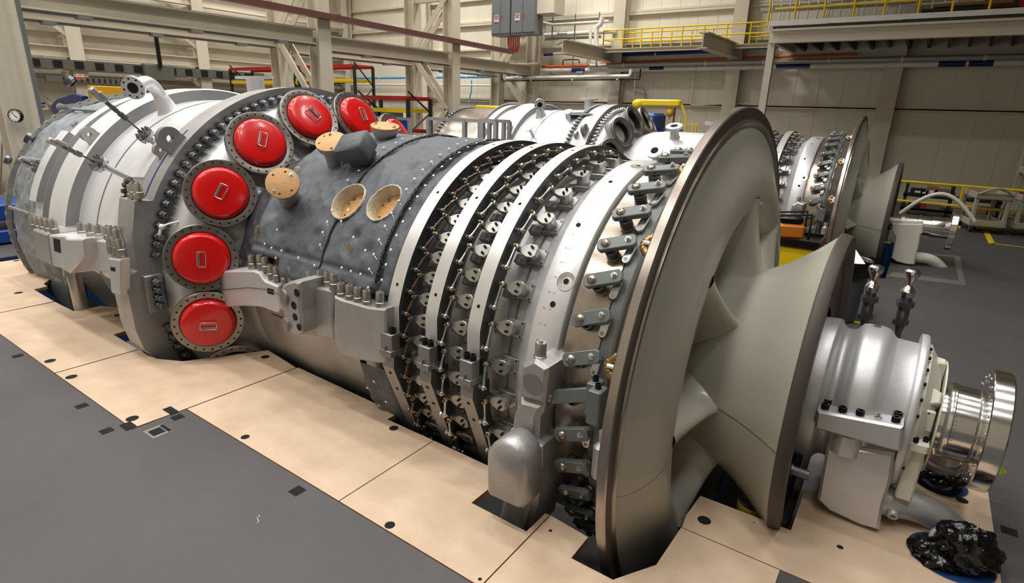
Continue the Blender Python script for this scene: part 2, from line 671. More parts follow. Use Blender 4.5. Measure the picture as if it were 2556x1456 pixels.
def can_matrix(deg):
    rad = Vector((0, math.cos(R(deg)), math.sin(R(deg))))
    n = Vector((math.cos(CAN_T), 0, 0)) + rad * math.sin(CAN_T)
    xh = rad - n * rad.dot(n)
    return frame(Vector((CAN_X, 0, AZ)) + rad * CAN_R, n, xh)


def b_can():
    mb = MB()
    mb.lathe([(0.262, -0.34), (0.252, -0.2), (0.247, -0.075), (0.252, -0.062), (0.278, -0.058), (0.284, -0.05)], None, 56)
    mb.mi = 1
    mb.lathe([(0.284, -0.05), (0.284, -0.006), (0.279, 0.0), (0.232, 0.0), (0.222, -0.004), (0.217, -0.016), (0.212, -0.05)], None, 72)
    mb.mi = 2
    for k in range(24):
        a = 2 * PI * (k + .5) / 24
        mb.lathe([(0.0088, 0.0006), (1e-5, 0.0006)], tr(0.257 * math.cos(a), 0.257 * math.sin(a), 0), 10)
    return mb


def b_can_inside():
    mb = MB()
    mb.lathe([(0.217, -0.012), (0.213, -0.06)], None, 56)
    mb.mi = 1
    mb.lathe([(0.213, -0.06), (0.205, -0.33), (1e-5, -0.33)], None, 40)
    mb.mi = 2
    mb.box((-0.12, 0.1, -0.28), (0.05, 0.14, 0.06))
    return mb


def b_red_cover():
    return MB().lathe([(0.216, -0.006), (0.2165, 0.006), (0.2135, 0.016), (0.198, 0.043), (0.190, 0.050), (0.176, 0.0535), (0.10, 0.057), (1e-5, 0.058)], None, 72)


def b_cover_handle():
    mb = MB()
    c = 0.007
    a, b = 0.052, 0.026
    pts = []
    for sx, sy, st in ((1, 1, 0), (-1, 1, 90), (-1, -1, 180), (1, -1, 270)):
        for k in range(4):
            t = R(st + k * 30)
            pts.append((sx * (a - c) + c * math.cos(t), sy * (b - c) + c * math.sin(t), 0.072))
    mb.tube(pts, 0.0038, 8, closed=True)
    for s in (-1, 1):
        mb.cyl((s * a * .55, -b, 0.056), (s * a * .55, -b, 0.072), 0.004, 8)
    mb.mi = 1
    mb.box((0, -b + .007, 0.0585), (2 * a - .01, .014, 0.003))
    return mb


def b_flange_bolt():
    """domed stud nut of the combustor flange, pointing along +x from the face at r=1.655 on phi=90"""
    mb = MB()
    T = tr(-5.26, 0, 1.66) @ ry(PI / 2)
    mb.lathe([(1e-5, 0), (0.043, 0), (0.043, 0.012), (0.036, 0.014)], T, 20)
    mb.prism(ngon(0.036, 6), 0.012, 0.055, T, bev=.004)
    mb.lathe([(0.030, 0.055), (0.030, 0.092), (0.024, 0.103), (0.021, 0.103), (0.0195, 0.098), (0.012, 0.098), (0.010, 0.104), (1e-5, 0.104)], T, 20)
    return mb


# ---- variable vane rings
RINGS = (dict(x0=-2.025, x1=-1.929, n=3), dict(x0=-2.365, x1=-2.267, n=2), dict(x0=-2.707, x1=-2.60, n=1))


def b_ring_upper(x0, x1):
    o = arc(1.375, -30, 165, 90) + [(-1.329, 0.27), (-1.329, 0.16), (-1.329, 0.02)]
    n = len(o)
    i = [(p[0] / math.hypot(*p) * 1.262, p[1] / math.hypot(*p) * 1.262) for p in o]
    mb = plate(o, i, x0, x1)
    mb.mi = 2
    for d in (159, 130, 101):
        mb.lathe([(0.0115, 1.3757), (1e-5, 1.3757)], rx(R(d - 90)) @ tr((x0 + x1) / 2, 0, 0), 12)
    return mb


def b_ring_lower(x0, x1):
    o = [(-1.329, 0.02), (-1.385, 0.018), (-1.392, -0.06)] + [(-1.392 + 0.235 * t, -0.06 - 0.60 * t) for t in (.3, .6, 1)] + arc(1.333, 212, 330, 40)
    i = [(p[0] / math.hypot(*p) * 1.225, p[1] / math.hypot(*p) * 1.225) for p in o]
    i[0] = (-1.262, 0.02)
    mb = plate(o, i, x0, x1)
    mb.mi = 2
    for z, yy in ((-0.11, -1.3735), (-0.25, -1.319)):
        T = frame(((x0 + x1) / 2, yy, z), (0, -0.93, -0.364))
        mb.lathe([(0.012, 0.001), (1e-5, 0.001)], T, 12)
    return mb


def b_ring_block(x0, x1):
    mb = MB()
    w = x1 - x0
    mb.box(((x0 + x1) / 2, -1.345, 0.125), (w, 0.115, 0.115), None, bev=.004)
    mb.box(((x0 + x1) / 2, -1.352, 0.047), (w + .002, 0.125, 0.044), None, bev=.003)
    return mb


def b_ring_bolts(x0, x1):
    mb = MB()
    for k in (.3, .78):
        socket_cap(mb, (x0 + (x1 - x0) * k, -1.365, 0.183), (0, 0, 1), 0.021, 0.036)
    return mb


def b_ring_pin(x0, x1):
    return MB().cyl((x0 + (x1 - x0) * .45, -1.412, 0.052), (x0 + (x1 - x0) * .45, -1.412, 0.092), 0.0075, 12)


def b_lever(xl, xp):
    """vane lever: square base on the case, lever plate and two cap screws, at phi = 90"""
    mb = MB()
    d = xp - xl
    mb.mi = 0
    xb = xp + 0.018
    mb.prism([(xb - .058, -.052), (xb + .062, -.052), (xb + .062, .052), (xb - .058, .052)], 1.175, 1.222, None, bev=.004)
    mb.lathe([(0.043, 1.22), (0.043, 1.27), (0.04, 1.272)], tr(xp + .008, 0, 0), 18)
    mb.mi = 1
    hw = 0.045
    poly = [(xp + .05, -.026), (xp + .05, .026), (xp + .03, hw), (xp - .012, hw), (xp - .045, .030), (xl + .02, .017), (xl - .004, .017), (xl - .015, .008), (xl - .015, -.008), (xl - .004, -.017), (xl + .02, -.017), (xp - .045, -.030), (xp - .012, -hw), (xp + .03, -hw)]
    mb.prism(poly, 1.262, 1.292, None, bev=.003)
    mb.mi = 2
    for y in (-.021, .021):
        mb.lathe([(1e-5, 1.303), (.0045, 1.303), (.0085, 1.307), (.0085, 1.292)], tr(xp + .012, y, 0), 10)
    for x_, y in ((xb - .045, -.04), (xb + .048, -.04), (xb + .048, .04)):
        mb.lathe([(1e-5, 1.2235), (.0065, 1.2235)], tr(x_, y, 0), 8)
    mb.mi = 0
    mb.box((xp - .09, -.03, 1.185), (.09, .06, .05), None, bev=.004)
    return mb


def b_link(xl, dphi, xs, dark):
    """link rod with two rod ends between the lever end (phi=90) and the ring stud (phi=90+dphi)"""
    mb = MB()
    p0 = pol(xl, 1.318, 90)
    p1 = pol(xs, 1.332, 90 + dphi)
    d = (p1 - p0)
    mb.mi = 0
    mb.lathe([(1e-5, -.006), (.0165, -.006), (.0185, 0), (.0165, .010), (.009, .012), (.009, .016), (1e-5, .016)], frame(p0 + Vector((0, 0, -.006)), (0, 0, 1)), 14)
    n = Vector((1, 0, 0))
    mb.ball(p1, .0185)
    mb.lathe([(1e-5, 0), (.017, 0), (.017, .012), (.012, .014)], frame(p1 + Vector((-.034, 0, 0)), n), 6)
    mb.cyl(p1 + Vector((-.03, 0, 0)), p1 + Vector((.012, 0, 0)), .010, 10)
    u = d.normalized()
    a, b_ = p0 + u * .014, p1 - u * .014
    L = (b_ - a).length
    if dark:
        mb.cyl(a, a + u * L * .28, .006, 8)
        mb.cyl(b_ - u * L * .28, b_, .006, 8)
        mb.mi = 2
        mb.cyl(a + u * L * .25, b_ - u * L * .25, .0088, 8)
        mb.mi = 0
        for k in (.24, .76):
            mb.cyl(a + u * (L * k - .002), a + u * (L * k + .002), .014, 8)
    else:
        mb.tube([a, a + u * L * .16, a + u * L * .3, a + u * L * .7, a + u * L * .84, b_], [.011, .0095, .0075, .0075, .0095, .011], 10)
    mb.mi = 1
    mb.hexa(p0 + Vector((0, 0, .010)), (0, 0, 1), .0095, .009)
    mb.cyl(p0 + Vector((0, 0, .019)), p0 + Vector((0, 0, .026)), .004, 8)
    mb.hexa(p1 + Vector((.014, 0, 0)), n, .0095, .008)
    mb.cyl(p1 + Vector((.02, 0, 0)), p1 + Vector((.03, 0, 0)), .004, 8)
    return mb


# ---- inlet guide vane arms
def b_arm(x0=-1.366, x1=-1.152, xp=-1.318, xn=-1.19, ch=.016):
    mb = MB()
    w = .0375
    A = Matrix.Rotation(R(21), 4, 'Z')
    T = tr((x0 + x1) / 2, 0, 0) @ A
    h = (x1 - x0) / 2
    mb.mi = 0
    mb.prism([(-h + ch, -w), (h - ch, -w), (h, -w + ch), (h, w - ch), (h - ch, w), (-h + ch, w), (-h, w - ch), (-h, -w + ch)], 1.352, 1.388, T, bev=.004)
    mb.mi = 1
    mb.lathe([(.027, 1.388), (.024, 1.396), (.012, 1.405), (.0045, 1.406), (.004, 1.398), (1e-5, 1.398)], T @ tr(-h + .05, 0, 0), 20)
    mb.mi = 2
    T2 = T @ tr(h - .042, .004, 0)
    mb.lathe([(.018, 1.388), (.018, 1.392), (1e-5, 1.392)], T2, 14)
    mb.prism(ngon(.0135, 6), 1.392, 1.404, T2, bev=.002)
    mb.cyl(T2 @ Vector((0, 0, 1.404)), T2 @ Vector((0, 0, 1.411)), .006, 8)
    mb.mi = 3
    mb.lathe([(.005, 0.0006), (1e-5, .0006)], T @ frame((-h * .35, -w, 1.37), (0, -1, 0)), 8)
    return mb


def b_spring():
    mb = MB()
    T = tr(-1.29, -.03, 0)
    mb.lathe([(.028, 1.27), (.028, 1.353)], T, 14)
    pts = [(T @ Vector((.031 * math.cos(a), .031 * math.sin(a), 1.284 + .066 * a / (2 * PI * 4.5)))) for a in [2 * PI * 4.5 * i / 70 for i in range(71)]]
    mb.tube(pts, .0062, 6)
    mb.mi = 1
    mb.lathe([(.036, 1.276), (.040, 1.282), (.040, 1.290), (.034, 1.292)], T, 18)
    return mb


def b_drop_link():
    mb = MB()
    T = tr(-1.187, .062, 0) @ Matrix.Rotation(R(10), 4, 'Z')
    poly = [(.024 * math.cos(R(a)), .024 * math.sin(R(a)) + .028) for a in range(0, 181, 20)] + [(.024 * math.cos(R(a)), .024 * math.sin(R(a)) - .085) for a in range(180, 361, 20)]
    mb.prism(poly, 1.330, 1.350, T @ tr(0, 0.01, 0), bev=.003)
    mb.cyl(T @ Vector((0, .065, 1.30)), T @ Vector((0, .065, 1.33)), .03, 14)
    return mb


def b_drop_link2():
    """short steel strap hanging from the arm end to the drive ring"""
    mb = MB()
    a0, a1 = pol(-1.187, 1.335, 88.9), pol(-1.195, 1.318, 92.7)
    n = Vector((0, 0, 1))
    T = frame((a0 + a1) / 2, (0, -.06, 1), (a1 - a0))
    L = (a1 - a0).length / 2
    w = .023
    poly = [(L + w * math.cos(R(a)), w * math.sin(R(a))) for a in range(-90, 91, 20)] + [(-L + w * math.cos(R(a)), w * math.sin(R(a))) for a in range(90, 271, 20)]
    mb.prism(poly, -.009, .009, T, bev=.003)
    mb.mi = 1
    F = frame(a1, (0, -.06, 1))
    mb.lathe([(.017, .009), (.017, .013), (.013, .013), (.0115, .017), (1e-5, .018)], F, 16)
    mb.lathe([(.033, -.035), (.033, -.009)], F, 16)
    return mb


# ---- insulation blankets
def quilt(x, ph, amp=1.0, seed=0.0):
    p = Vector((x * 3.1 + seed, ph * .055, seed * .7))
    a = noise.noise(p) * .018
    q = Vector((x * 9 + seed * 2, ph * .12 + seed, 3.3))
    b = abs(noise.noise(q)) * -.024
    c = abs(noise.noise(Vector((x * 19, ph * .16, 7.7 + seed)))) * -.014
    return (a + b + c) * amp


def b_blanket(x0, x1, p0, p1, r0, edge=.03, holes=(), seed=0.0, dimples=(), step=.014, amp=1.0, bottom=None, rows=(), hems='blr'):
    nx = max(4, int((x1 - x0) / step))
    npx = max(4, int(R(p1 - p0) * r0 / step))
    mb = MB()
    vs = []
    keep = {}
    for i in range(nx + 1):
        x = x0 + (x1 - x0) * i / nx
        pe = p1 if bottom is None else bottom(x)
        for j in range(npx + 1):
            ph = p0 + (pe - p0) * j / npx
            e = min(x - x0, x1 - x, R(pe - ph) * r0) / edge
            roll = -.022 * (1 - min(1, max(0, e))) ** 2
            d = quilt(x, ph, amp, seed) + roll
            for sx in rows:
                d -= .014 * math.exp(-((ph - sx) / .8) ** 2)
            for (hx, hp, hr, hd) in dimples:
                dd = math.hypot(x - hx, R(ph - hp) * r0)
                if dd < hr * 3:
                    d -= hd * math.exp(-(dd / hr) ** 2)
            ins = False
            for (hx, hp, ha, hb) in holes:
                q = math.hypot((x - hx) / ha, R(ph - hp) * r0 / hb)
                if q < 1.0:
                    ins = True
                    if q > .72:
                        s_ = 1.0 / q
                        x2 = hx + (x - hx) * s_
                        ph = hp + (ph - hp) * s_
                        vs_x = x2
                        break
            else:
                vs_x = x
            if not ins:
                vs_x = x
            keep[(i, j)] = not ins or True
            vs.append(pol(vs_x if ins else x, r0 + d, ph))
    fs = []
    for i in range(nx):
        for j in range(npx):
            ok = True
            xc = x0 + (x1 - x0) * (i + .5) / nx
            pe = p1 if bottom is None else bottom(xc)
            pc = p0 + (pe - p0) * (j + .5) / npx
            for (hx, hp, ha, hb) in holes:
                if math.hypot((xc - hx) / ha, R(pc - hp) * r0 / hb) < .90:
                    ok = False
            if ok:
                a = i * (npx + 1) + j
                fs.append((a, a + 1, a + npx + 2, a + npx + 1))
    mb.add(vs, fs)
    # turned-in hem: the edge has the blanket's thickness
    def hem(idx):
        o = len(mb.v)
        inner = []
        for k in idx:
            v = Vector(vs[k])
            q = Vector((v.x, v.y, v.z))
            rr = math.hypot(v.y, v.z)
            inner.append((v.x, v.y * (rr - .05) / rr, v.z * (rr - .05) / rr))
        outer = [tuple(vs[k]) for k in idx]
        n = len(idx)
        mb.add(outer + inner, [(a, a + 1, n + a + 1, n + a) for a in range(n - 1)])
    if 'b' in hems:
        hem([i * (npx + 1) + npx for i in range(nx + 1)])
    if 'l' in hems:
        hem([j for j in range(npx + 1)])
    if 'r' in hems:
        hem([nx * (npx + 1) + j for j in range(npx + 1)])
    return mb


def b_hole_rim(hx, hp, ha, hb, r0, depth=.10):
    mb = MB()
    n = 48
    rings = []
    prof = [(1.07, .004), (1.04, .016), (0.99, .016), (0.965, .002), (0.955, -.03), (.95, -depth), (.6, -depth - .004)]
    for s_, dr in prof:
        for k in range(n):
            a = 2 * PI * k / n
            w = .006 * noise.noise(Vector((k * .9, s_ * 5, hx * 7)))
            mb.v.append(tuple(pol(hx + ha * s_ * math.cos(a), r0 + dr + w, hp + math.degrees(hb * s_ * math.sin(a) / r0))))
    for q in range(len(prof) - 1):
        for k in range(n):
            mb.f.append((q * n + k, q * n + (k + 1) % n, (q + 1) * n + (k + 1) % n, (q + 1) * n + k))
            mb.m.append(0)
    return mb


def b_disc(r, t, bolts=(), rb=.085):
    mb = MB()
    mb.lathe([(1e-5, 0), (r, 0), (r, t * .96), (r - .001, t), (1e-5, t)], None, 48)
    mb.mi = 1
    for a in bolts:
        T = tr(rb * math.cos(R(a)), rb * math.sin(R(a)), t)
        mb.lathe([(.016, 0), (.016, .003), (.011, .003)], T, 14)
        mb.prism(ngon(.010, 6), .003, .013, T, bev=.002)
    mb.mi = 2
    for a in [b + 90 for b in bolts] + [b + 30 for b in bolts]:
        mb.lathe([(.008, t + .0006), (1e-5, t + .0006)], tr(rb * math.cos(R(a)), rb * math.sin(R(a)), 0), 10)
    return mb


def zp(o, s, l):
    return [(o[0] + a / s, o[1] + b / s) for a, b in l]


def Z6(*l):
    return zp((0, 500), 3.55, l)


def D4(*l):
    return zp((540, 640), 3.55, l)


def HB(*l):
    return zp((1696, 966), 2.971, l)


OFFZ = 0.22 - 0.809                # photo-survey height to axis height


def ax_y(px, y):
    """point of the plane at y (turbine axis at y=0) in the turbine's axis frame"""
    p = on_y(px[0], px[1], y)
    return Vector((p.x, p.y, p.z - AZ))


def face_block(pts, y, depth, mb=None, bev=.012):
    """block whose front face is the outline PTS on the plane y, extruded away to y + depth"""
    mb = mb or MB()
    q = [ax_y(p, y) for p in pts]
    poly = [(v.x, v.z) for v in q]
    T = Matrix(((1, 0, 0, 0), (0, 0, -1, y + depth), (0, 1, 0, 0), (0, 0, 0, 1)))
    mb.prism(poly, 0, depth, T, bev=bev)
    return mb


def nut_row(t, pts, y, h=.105, r=.028):
    for p in pts:
        v = ax_y(p, y)
        part('stud_nut', 'tn%.3f_%.3f' % (h, r), lambda: tall_nut(MB(), (0, 0, 0), h, r), 'machined', t, (v.x, v.y, v.z + AZ))


L0 = (0, 0, AZ)


def xr(d):
    return (R(d - 90), 0, 0)


def joint_parts(t, near):
    """horizontal joint flanges, lugs and stud nuts on the side that faces the aisle"""
    P = lambda n, k, b, m, **kw: part(n, k, b, m, t, L0, **kw)
    P('joint_flange', 'jf_c', lambda: face_block(D4((1040, 350), (1110, 385), (1250, 425), (1340, 452), (1500, 470), (1500, 640), (1500, 950), (1430, 950), (1250, 920), (1110, 880), (1070, 830), (1045, 745), (1035, 610)), -1.40, .4), 'silver_dull')
    P('joint_flange', 'jf_m', lambda: face_block(D4((740, 235), (770, 262), (850, 275), (960, 290), (1045, 312), (1020, 520), (1045, 745), (960, 725), (830, 705), (750, 690)), -1.37, .35), 'silver_dull')
    lug = P('casing_lug', 'jf_lug', lambda: face_block(D4((572, 262), (625, 230), (690, 212), (742, 232), (735, 470), (750, 520), (752, 680), (690, 712), (610, 655), (590, 500), (555, 470)), -1.5, .3, bev=.02), 'silver_dull')

    def lug_holes():
        mb = MB()
        for p, r in ((D4((712, 325))[0], .03), (D4((686, 436))[0], .03), (D4((697, 539))[0], .027), (D4((733, 628))[0], .026)):
            T = frame(ax_y(p, -1.501), (0, -1, 0))
            mb.mi = 1
            mb.lathe([(r, .0), (r, .002), (r * .75, .0025), (1e-5, .0025)], T, 18)
        for p, r in ((D4((597, 362))[0], .062), (D4((615, 604))[0], .055)):
            mb.mi = 0
            T = frame(ax_y(p, -1.502), (-.25, -1, 0))
            mb.lathe([(r, -.02), (r, .004), (r * .93, .008), (1e-5, .008)], T, 24)
        return mb
    part('lug_bore', 'lug_holes', lug_holes, ('grey_plate', 'hole'), lug)
    P('joint_flange', 'jf_l', lambda: face_block([(400, 680), (480, 680), (594, 676), (633, 676), (648, 682), (654, 694), (662, 702), (694, 715), (698, 771), (690, 782), (652, 768), (634, 766), (606, 765), (520, 772), (431, 777)], -1.36, .35), 'silver')
    P('split_line', 'jf_split', lambda: MB().tube([ax_y(p, -1.3615) for p in ((410, 734), (470, 735), (540, 725), (620, 718), (660, 722), (696, 735))], .003, 5), 'flange_dark')
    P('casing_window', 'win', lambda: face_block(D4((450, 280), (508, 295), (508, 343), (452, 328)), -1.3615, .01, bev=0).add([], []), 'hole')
    P('casing_belly', 'belly', lambda: lathe_x([(-4.6, 1.1), (-4.3, 1.19), (-3.9, 1.22), (-3.6, 1.2), (-3.45, 1.17)], 48, 186, 250), 'silver_dull')
    nut_row(t, D4((1048, 300), (1110, 383), (1186, 403), (1258, 424), (1338, 453), (1455, 470)), -1.355, .125, .03)
    nut_row(t, D4((832, 268), (925, 262), (990, 275), (322, 112), (396, 112), (440, 136), (488, 200), (540, 215), (610, 245), (668, 215)), -1.30, .12)
    # exhaust end
    P('exhaust_flange', 'ef1', lambda: face_block(Z6((285, 255), (420, 305), (460, 580), (310, 510)), -1.93, .4), 'silver_dull')
    P('exhaust_flange', 'ef2', lambda: face_block(Z6((430, 308), (566, 318), (590, 345), (740, 345), (750, 500), (612, 652), (520, 600), (468, 585)), -1.95, .4), 'silver')
    P('exhaust_flange', 'ef3', lambda: face_block(Z6((740, 342), (980, 368), (990, 372), (990, 640), (800, 628), (612, 652), (745, 505)), -1.86, .25), 'silver')
    P('exhaust_flange', 'ef4', lambda: face_block(Z6((952, 512), (1068, 526), (1072, 850), (985, 825)), -1.93, .08), 'silver')
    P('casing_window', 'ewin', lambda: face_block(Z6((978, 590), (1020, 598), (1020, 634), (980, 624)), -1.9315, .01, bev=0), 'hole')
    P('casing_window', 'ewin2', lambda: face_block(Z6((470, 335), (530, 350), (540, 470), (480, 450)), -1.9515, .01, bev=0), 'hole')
    nut_row(t, Z6((312, 262), (352, 275), (395, 285), (440, 297), (490, 305)), -1.86, .15, .035)
    nut_row(t, Z6((735, 322), (812, 334), (890, 345), (968, 355), (1045, 365)), -1.79, .13, .034)
    nut_row(t, Z6((1000, 470), (1045, 478), (1085, 500), (1010, 400), (1060, 420)), -1.88, .16, .034)
    P('support_leg', 'leg_e', lambda: (lambda q: MB().cyl((q.x, q.y, -AZ - 1.0), (q.x, q.y, -.12), .066, 24).cyl((q.x, q.y, -.2), (q.x, q.y, -.12), .09, 24))(on_z(203, 772)), 'machined')
    P('support_bracket', 'brk_e', lambda: face_block(Z6((428, 742), (515, 662), (600, 700), (612, 850), (640, 985), (520, 905), (430, 790)), -1.5, .2).mesh('support_bracket', ('grey_plate',)), 'grey_plate')
    P('lower_insulation', 'lins', lambda: lathe_x([(-7.9, 1.45), (-7.2, 1.35), (-6.3, 1.3), (-5.7, 1.4)], 40, 186, 250), 'silver_dull')
    # forward side block, neck and the rounded cover of the support trunnion
    A = lambda *l: zp((900, 740), 3.55, l)
    G = lambda *l: zp((850, 966), 2.971, l)
    sp = P('trunnion_block', 'tr1', lambda: face_block(A((1425, 612), (1535, 560), (1660, 640), (1618, 962), (1520, 930), (1400, 900)), -1.45, .3, bev=.02), 'silver_dull')
    part('round_boss', 'tr1b', lambda: MB().lathe([(.062, -.01), (.062, .002), (1e-5, .002)], frame(ax_y(A((1525, 778))[0], -1.45), (0, -1, 0)), 28), 'grey_plate', sp)
    part('stud_nut', 'tr1n', lambda: tall_nut(MB(), ax_y(A((1590, 608))[0], -1.38), .135, .032), 'machined', sp)
    P('trunnion_neck', 'tr2', lambda: face_block(A((1400, 905), (1618, 965), (1600, 1040), (1570, 1090), (1555, 1340), (1310, 1285), (1340, 1070)), -1.44, .3, bev=.03), 'silver_dull')
    P('trunnion_leg', 'tr3', lambda: face_block(G((1240, 330), (1440, 430), (1480, 455), (1478, 600), (1445, 880), (1400, 1045), (1380, 1130), (1160, 1000), (1190, 860), (1230, 500)), -1.47, .34, bev=.03), 'silver_dull')

    def dcover():
        q = G((1070, 505), (1085, 470), (1115, 430), (1150, 410), (1200, 402), (1250, 420), (1300, 465), (1340, 520), (1362, 580), (1366, 700), (1362, 880), (1335, 920), (1290, 915), (1095, 825), (1070, 790), (1066, 650))
        return face_block(q, -1.66, .2, bev=.03)
    P('trunnion_cover', 'tr4', dcover, 'silver_dull', sharp=50)


def lacing_mesh(x, p0, p1, r, n, knot=.02):
    mb = MB()
    rnd = random.Random(int(x * 1000))
    for strand in range(3):
        pts = []
        for i in range(n * 4 + 1):
            ph = p0 + (p1 - p0) * i / (n * 4)
            pts.append(pol(x + knot * math.sin(i * 1.6 + strand * 2.1) + rnd.uniform(-.004, .004), r + .006 + .008 * math.cos(i * 1.6 + strand * 2.1), ph))
        mb.tube(pts, .0042, 5)
    return mb


def studs(lst, r, parent, loc=(0, 0, 0)):
    for x, ph, *dx in lst:
        d = dx[0] if dx else .05

        def b():
            mb = MB()
            F = frame((0, 0, r + .018), (0, 0, 1))
            mb.lathe([(1e-5, .004), (.006, .0035), (.0098, .001), (.009, -.002)], F, 12)
            mb.mi = 1
            mb.cyl((0, 0, r + .014), pol(d, r + .008, 91.2), .0014, 4)
            return mb
        part('lacing_stud', 'stud%.3f_%.3f' % (r, d), b, ('stud', 'zinc'), parent, (loc[0] + x, loc[1], loc[2]), xr(ph))


def near_blankets(t):
    P = lambda n, k, b, m, **kw: part(n, k, b, m, t, L0, **kw)
    rA, rB, rC = 1.362, 1.368, 1.35

    def botA(x):
        return 166.0 if x > -3.955 else 161.6
    a = P('insulation_blanket', 'blA', lambda: b_blanket(-4.36, -3.455, 60, 166, rA, bottom=botA, seed=1.7, rows=(158.6,), hems='bl', holes=((-3.43, 137.6, .145, .155),), dimples=((-4.05, 152, .05, .03), (-3.9, 158, .04, .02), (-3.6, 150, .04, .02), (-4.2, 146, .06, .03), (-3.7, 128, .06, .02))), 'blanket', sharp=60, label='grey quilted insulation blanket next to the combustion cans')
    b = P('insulation_blanket', 'blB', lambda: b_blanket(-3.47, -2.85, 60, 164, rB, seed=5.1, rows=(158.9,), hems='br', holes=((-3.075, 136.0, .138, .155), (-3.43, 137.6, .145, .155)), dimples=((-3.02, 152, .05, .03), (-3.2, 148, .04, .02), (-3.1, 121, .06, .02)), bottom=lambda x: 163.6 if x < -2.9 else 162.5), 'blanket', sharp=60, label='grey quilted insulation blanket with a laced right edge')
    P('inner_wrap', 'blI', lambda: b_blanket(-4.72, -4.28, 84, 166, 1.255, seed=31.0, amp=1.8), 'darkcloth', sharp=60)
    P('blanket_collar', 'blC', lambda: b_blanket(-2.865, -2.725, 60, 163, rC, seed=9.4, amp=1.5), 'blanket', sharp=60)
    P('blanket_flap', 'blF', lambda: b_blanket(-3.93, -3.47, 160.4, 166.4, 1.385, seed=3.2), 'blanket', sharp=60)
    part('lacing', 'laA', lambda: lacing_mesh(-3.455, 62, 131, 1.366, 26, .006).tube([pol(-3.46 + .003 * math.sin(i), 1.36, 144 + i) for i in range(21)], .007, 6), 'lace', a)
    part('lacing', 'laB', lambda: lacing_mesh(-2.86, 60, 160, 1.362, 34, .014), 'lace', b)
    sA = [(-3.54 - .03 * (k % 2), 98 + k * 4.6, .085) for k in range(8)] + [(-3.53, 142, .02), (-3.52, 146, .02), (-3.52, 149.5, .02), (-3.50, 153.5, .02), (-3.5, 160, .02), (-3.49, 164, .02)] + [(-4.05, 152, .01), (-3.97, 161, .01), (-3.92, 158.2, .01), (-3.7, 159, .01), (-4.15, 157.5, .01), (-4.05, 158.2, .01), (-3.8, 123, .01), (-3.62, 119, .01)]
    sB = [(-2.93, 96 + k * 4.35, .035) for k in range(15)] + [(-2.79, 98 + k * 4.35, -.04) for k in range(15)] + [(-3.02, 152, .01), (-3.18, 149, .01), (-3.36, 141, .01), (-3.37, 145, .01), (-3.2, 158.5, .01), (-3.1, 158.8, .01), (-3.0, 158.9, .01), (-2.9, 162, .01), (-2.97, 163, .01)]
    studs(sA, rA, a)
    studs(sB, rB, b)

    def tags():
        mb = MB()
        for x, ph, w, h in ((-3.19, 152, .04, .05), (-4.31, 153.5, .03, .07), (-4.25, 128, .05, .03)):
            T = frame(pol(x, 1.384, ph), (0, math.cos(R(ph)), math.sin(R(ph))), (1, 0, 0))
            mb.box((0, 0, 0), (w, h, .004), T, bev=.0015)
        return mb
    part('name_tag', 'tags', tags, 'gold', b)
    for k, (hx, hp, ha, hb) in enumerate(((-3.43, 137.6, .145, .155), (-3.075, 136.0, .138, .155))):
        part('padded_opening', 'rim%d' % k, lambda: b_hole_rim(hx, hp, ha * .98, hb * .98, 1.36), 'quilt_beige', b, sharp=60)
        F = frame(pol(hx, 1.262, hp), (0, math.cos(R(hp)), math.sin(R(hp))))
        w = obj('wooden_blank', b_disc(.15, .012, (135, 300), .105), ('wood', 'shiny', 'hole'), b)
        w.matrix_local = F
    # blanked pipe stubs
    for k, (x, ph, r0, r1, tilt) in enumerate(((-3.90, 140.2, 1.2, 1.60, .85), (-3.87, 121.0, 1.2, 1.53, .30), (-3.87, 98.5, 1.2, 1.44, .2))):
        d = (Vector((0, math.cos(R(ph)), math.sin(R(ph)))) + Vector((tilt, 0, 0))).normalized()
        h = (r1 - r0) * 1.05
        F = frame(pol(x, r1, ph) - d * h, d)
        s = obj('pipe_stub', MB().lathe([(.085, 0), (.085, h - .09), (.095, h - .07), (.118, h - .03), (.118, h)], None, 32), 'silver_dull', t)
        s.matrix_local = tr(0, 0, AZ) @ F
        w = obj('wooden_blank', b_disc(.122, .014, (35, 215), .09), ('wood', 'shiny', 'hole'), s, (0, 0, h))
        w.rotation_euler = (0, 0, R(40 + 60 * k))

    def wrapbox():
        mb = MB()
        mb.box((0, 0, 0), (.26, .20, .17), None, bev=.02)
        mb.box((0, 0, -.09), (.20, .16, .1), None, bev=.02)
        for i, v in enumerate(mb.v):
            q = Vector(v)
            q += noise.noise_vector(q * 9) * .012
            mb.v[i] = tuple(q)
        return mb
    ph = 121.0
    w = obj('wrapped_valve', wrapbox(), 'blanket', t, sharp=50)
    w.matrix_local = tr(0, 0, AZ) @ frame(pol(-3.60, 1.50, ph), (0, math.cos(R(ph + 8)), math.sin(R(ph + 8))), (1, .35, 0))
    lb = P('lower_blanket', 'lbl', lambda: b_blanket(-3.06, -2.74, 187, 240, 1.32, seed=12.1, dimples=((-2.9, 195, .03, .02), (-2.95, 203, .03, .02)), step=.02), 'blanket', sharp=60)
    P('lower_blanket', 'lbl2', lambda: b_blanket(-4.3, -3.1, 190, 240, 1.16, seed=15.1, step=.03), 'blanket_lt', sharp=60)
    studs([(-2.9, 192, .01), (-2.95, 203, .01), (-2.83, 199, .01), (-3.0, 196, .01), (-2.85, 208, .01)], 1.32, lb)
    P('exhaust_blanket', 'blE', lambda: b_blanket(-9.08, -7.92, 40, 215, 1.615, seed=21.0, amp=2.2, step=.03), 'blanket_lt', sharp=60, label='pale grey quilted blanket round the exhaust end')

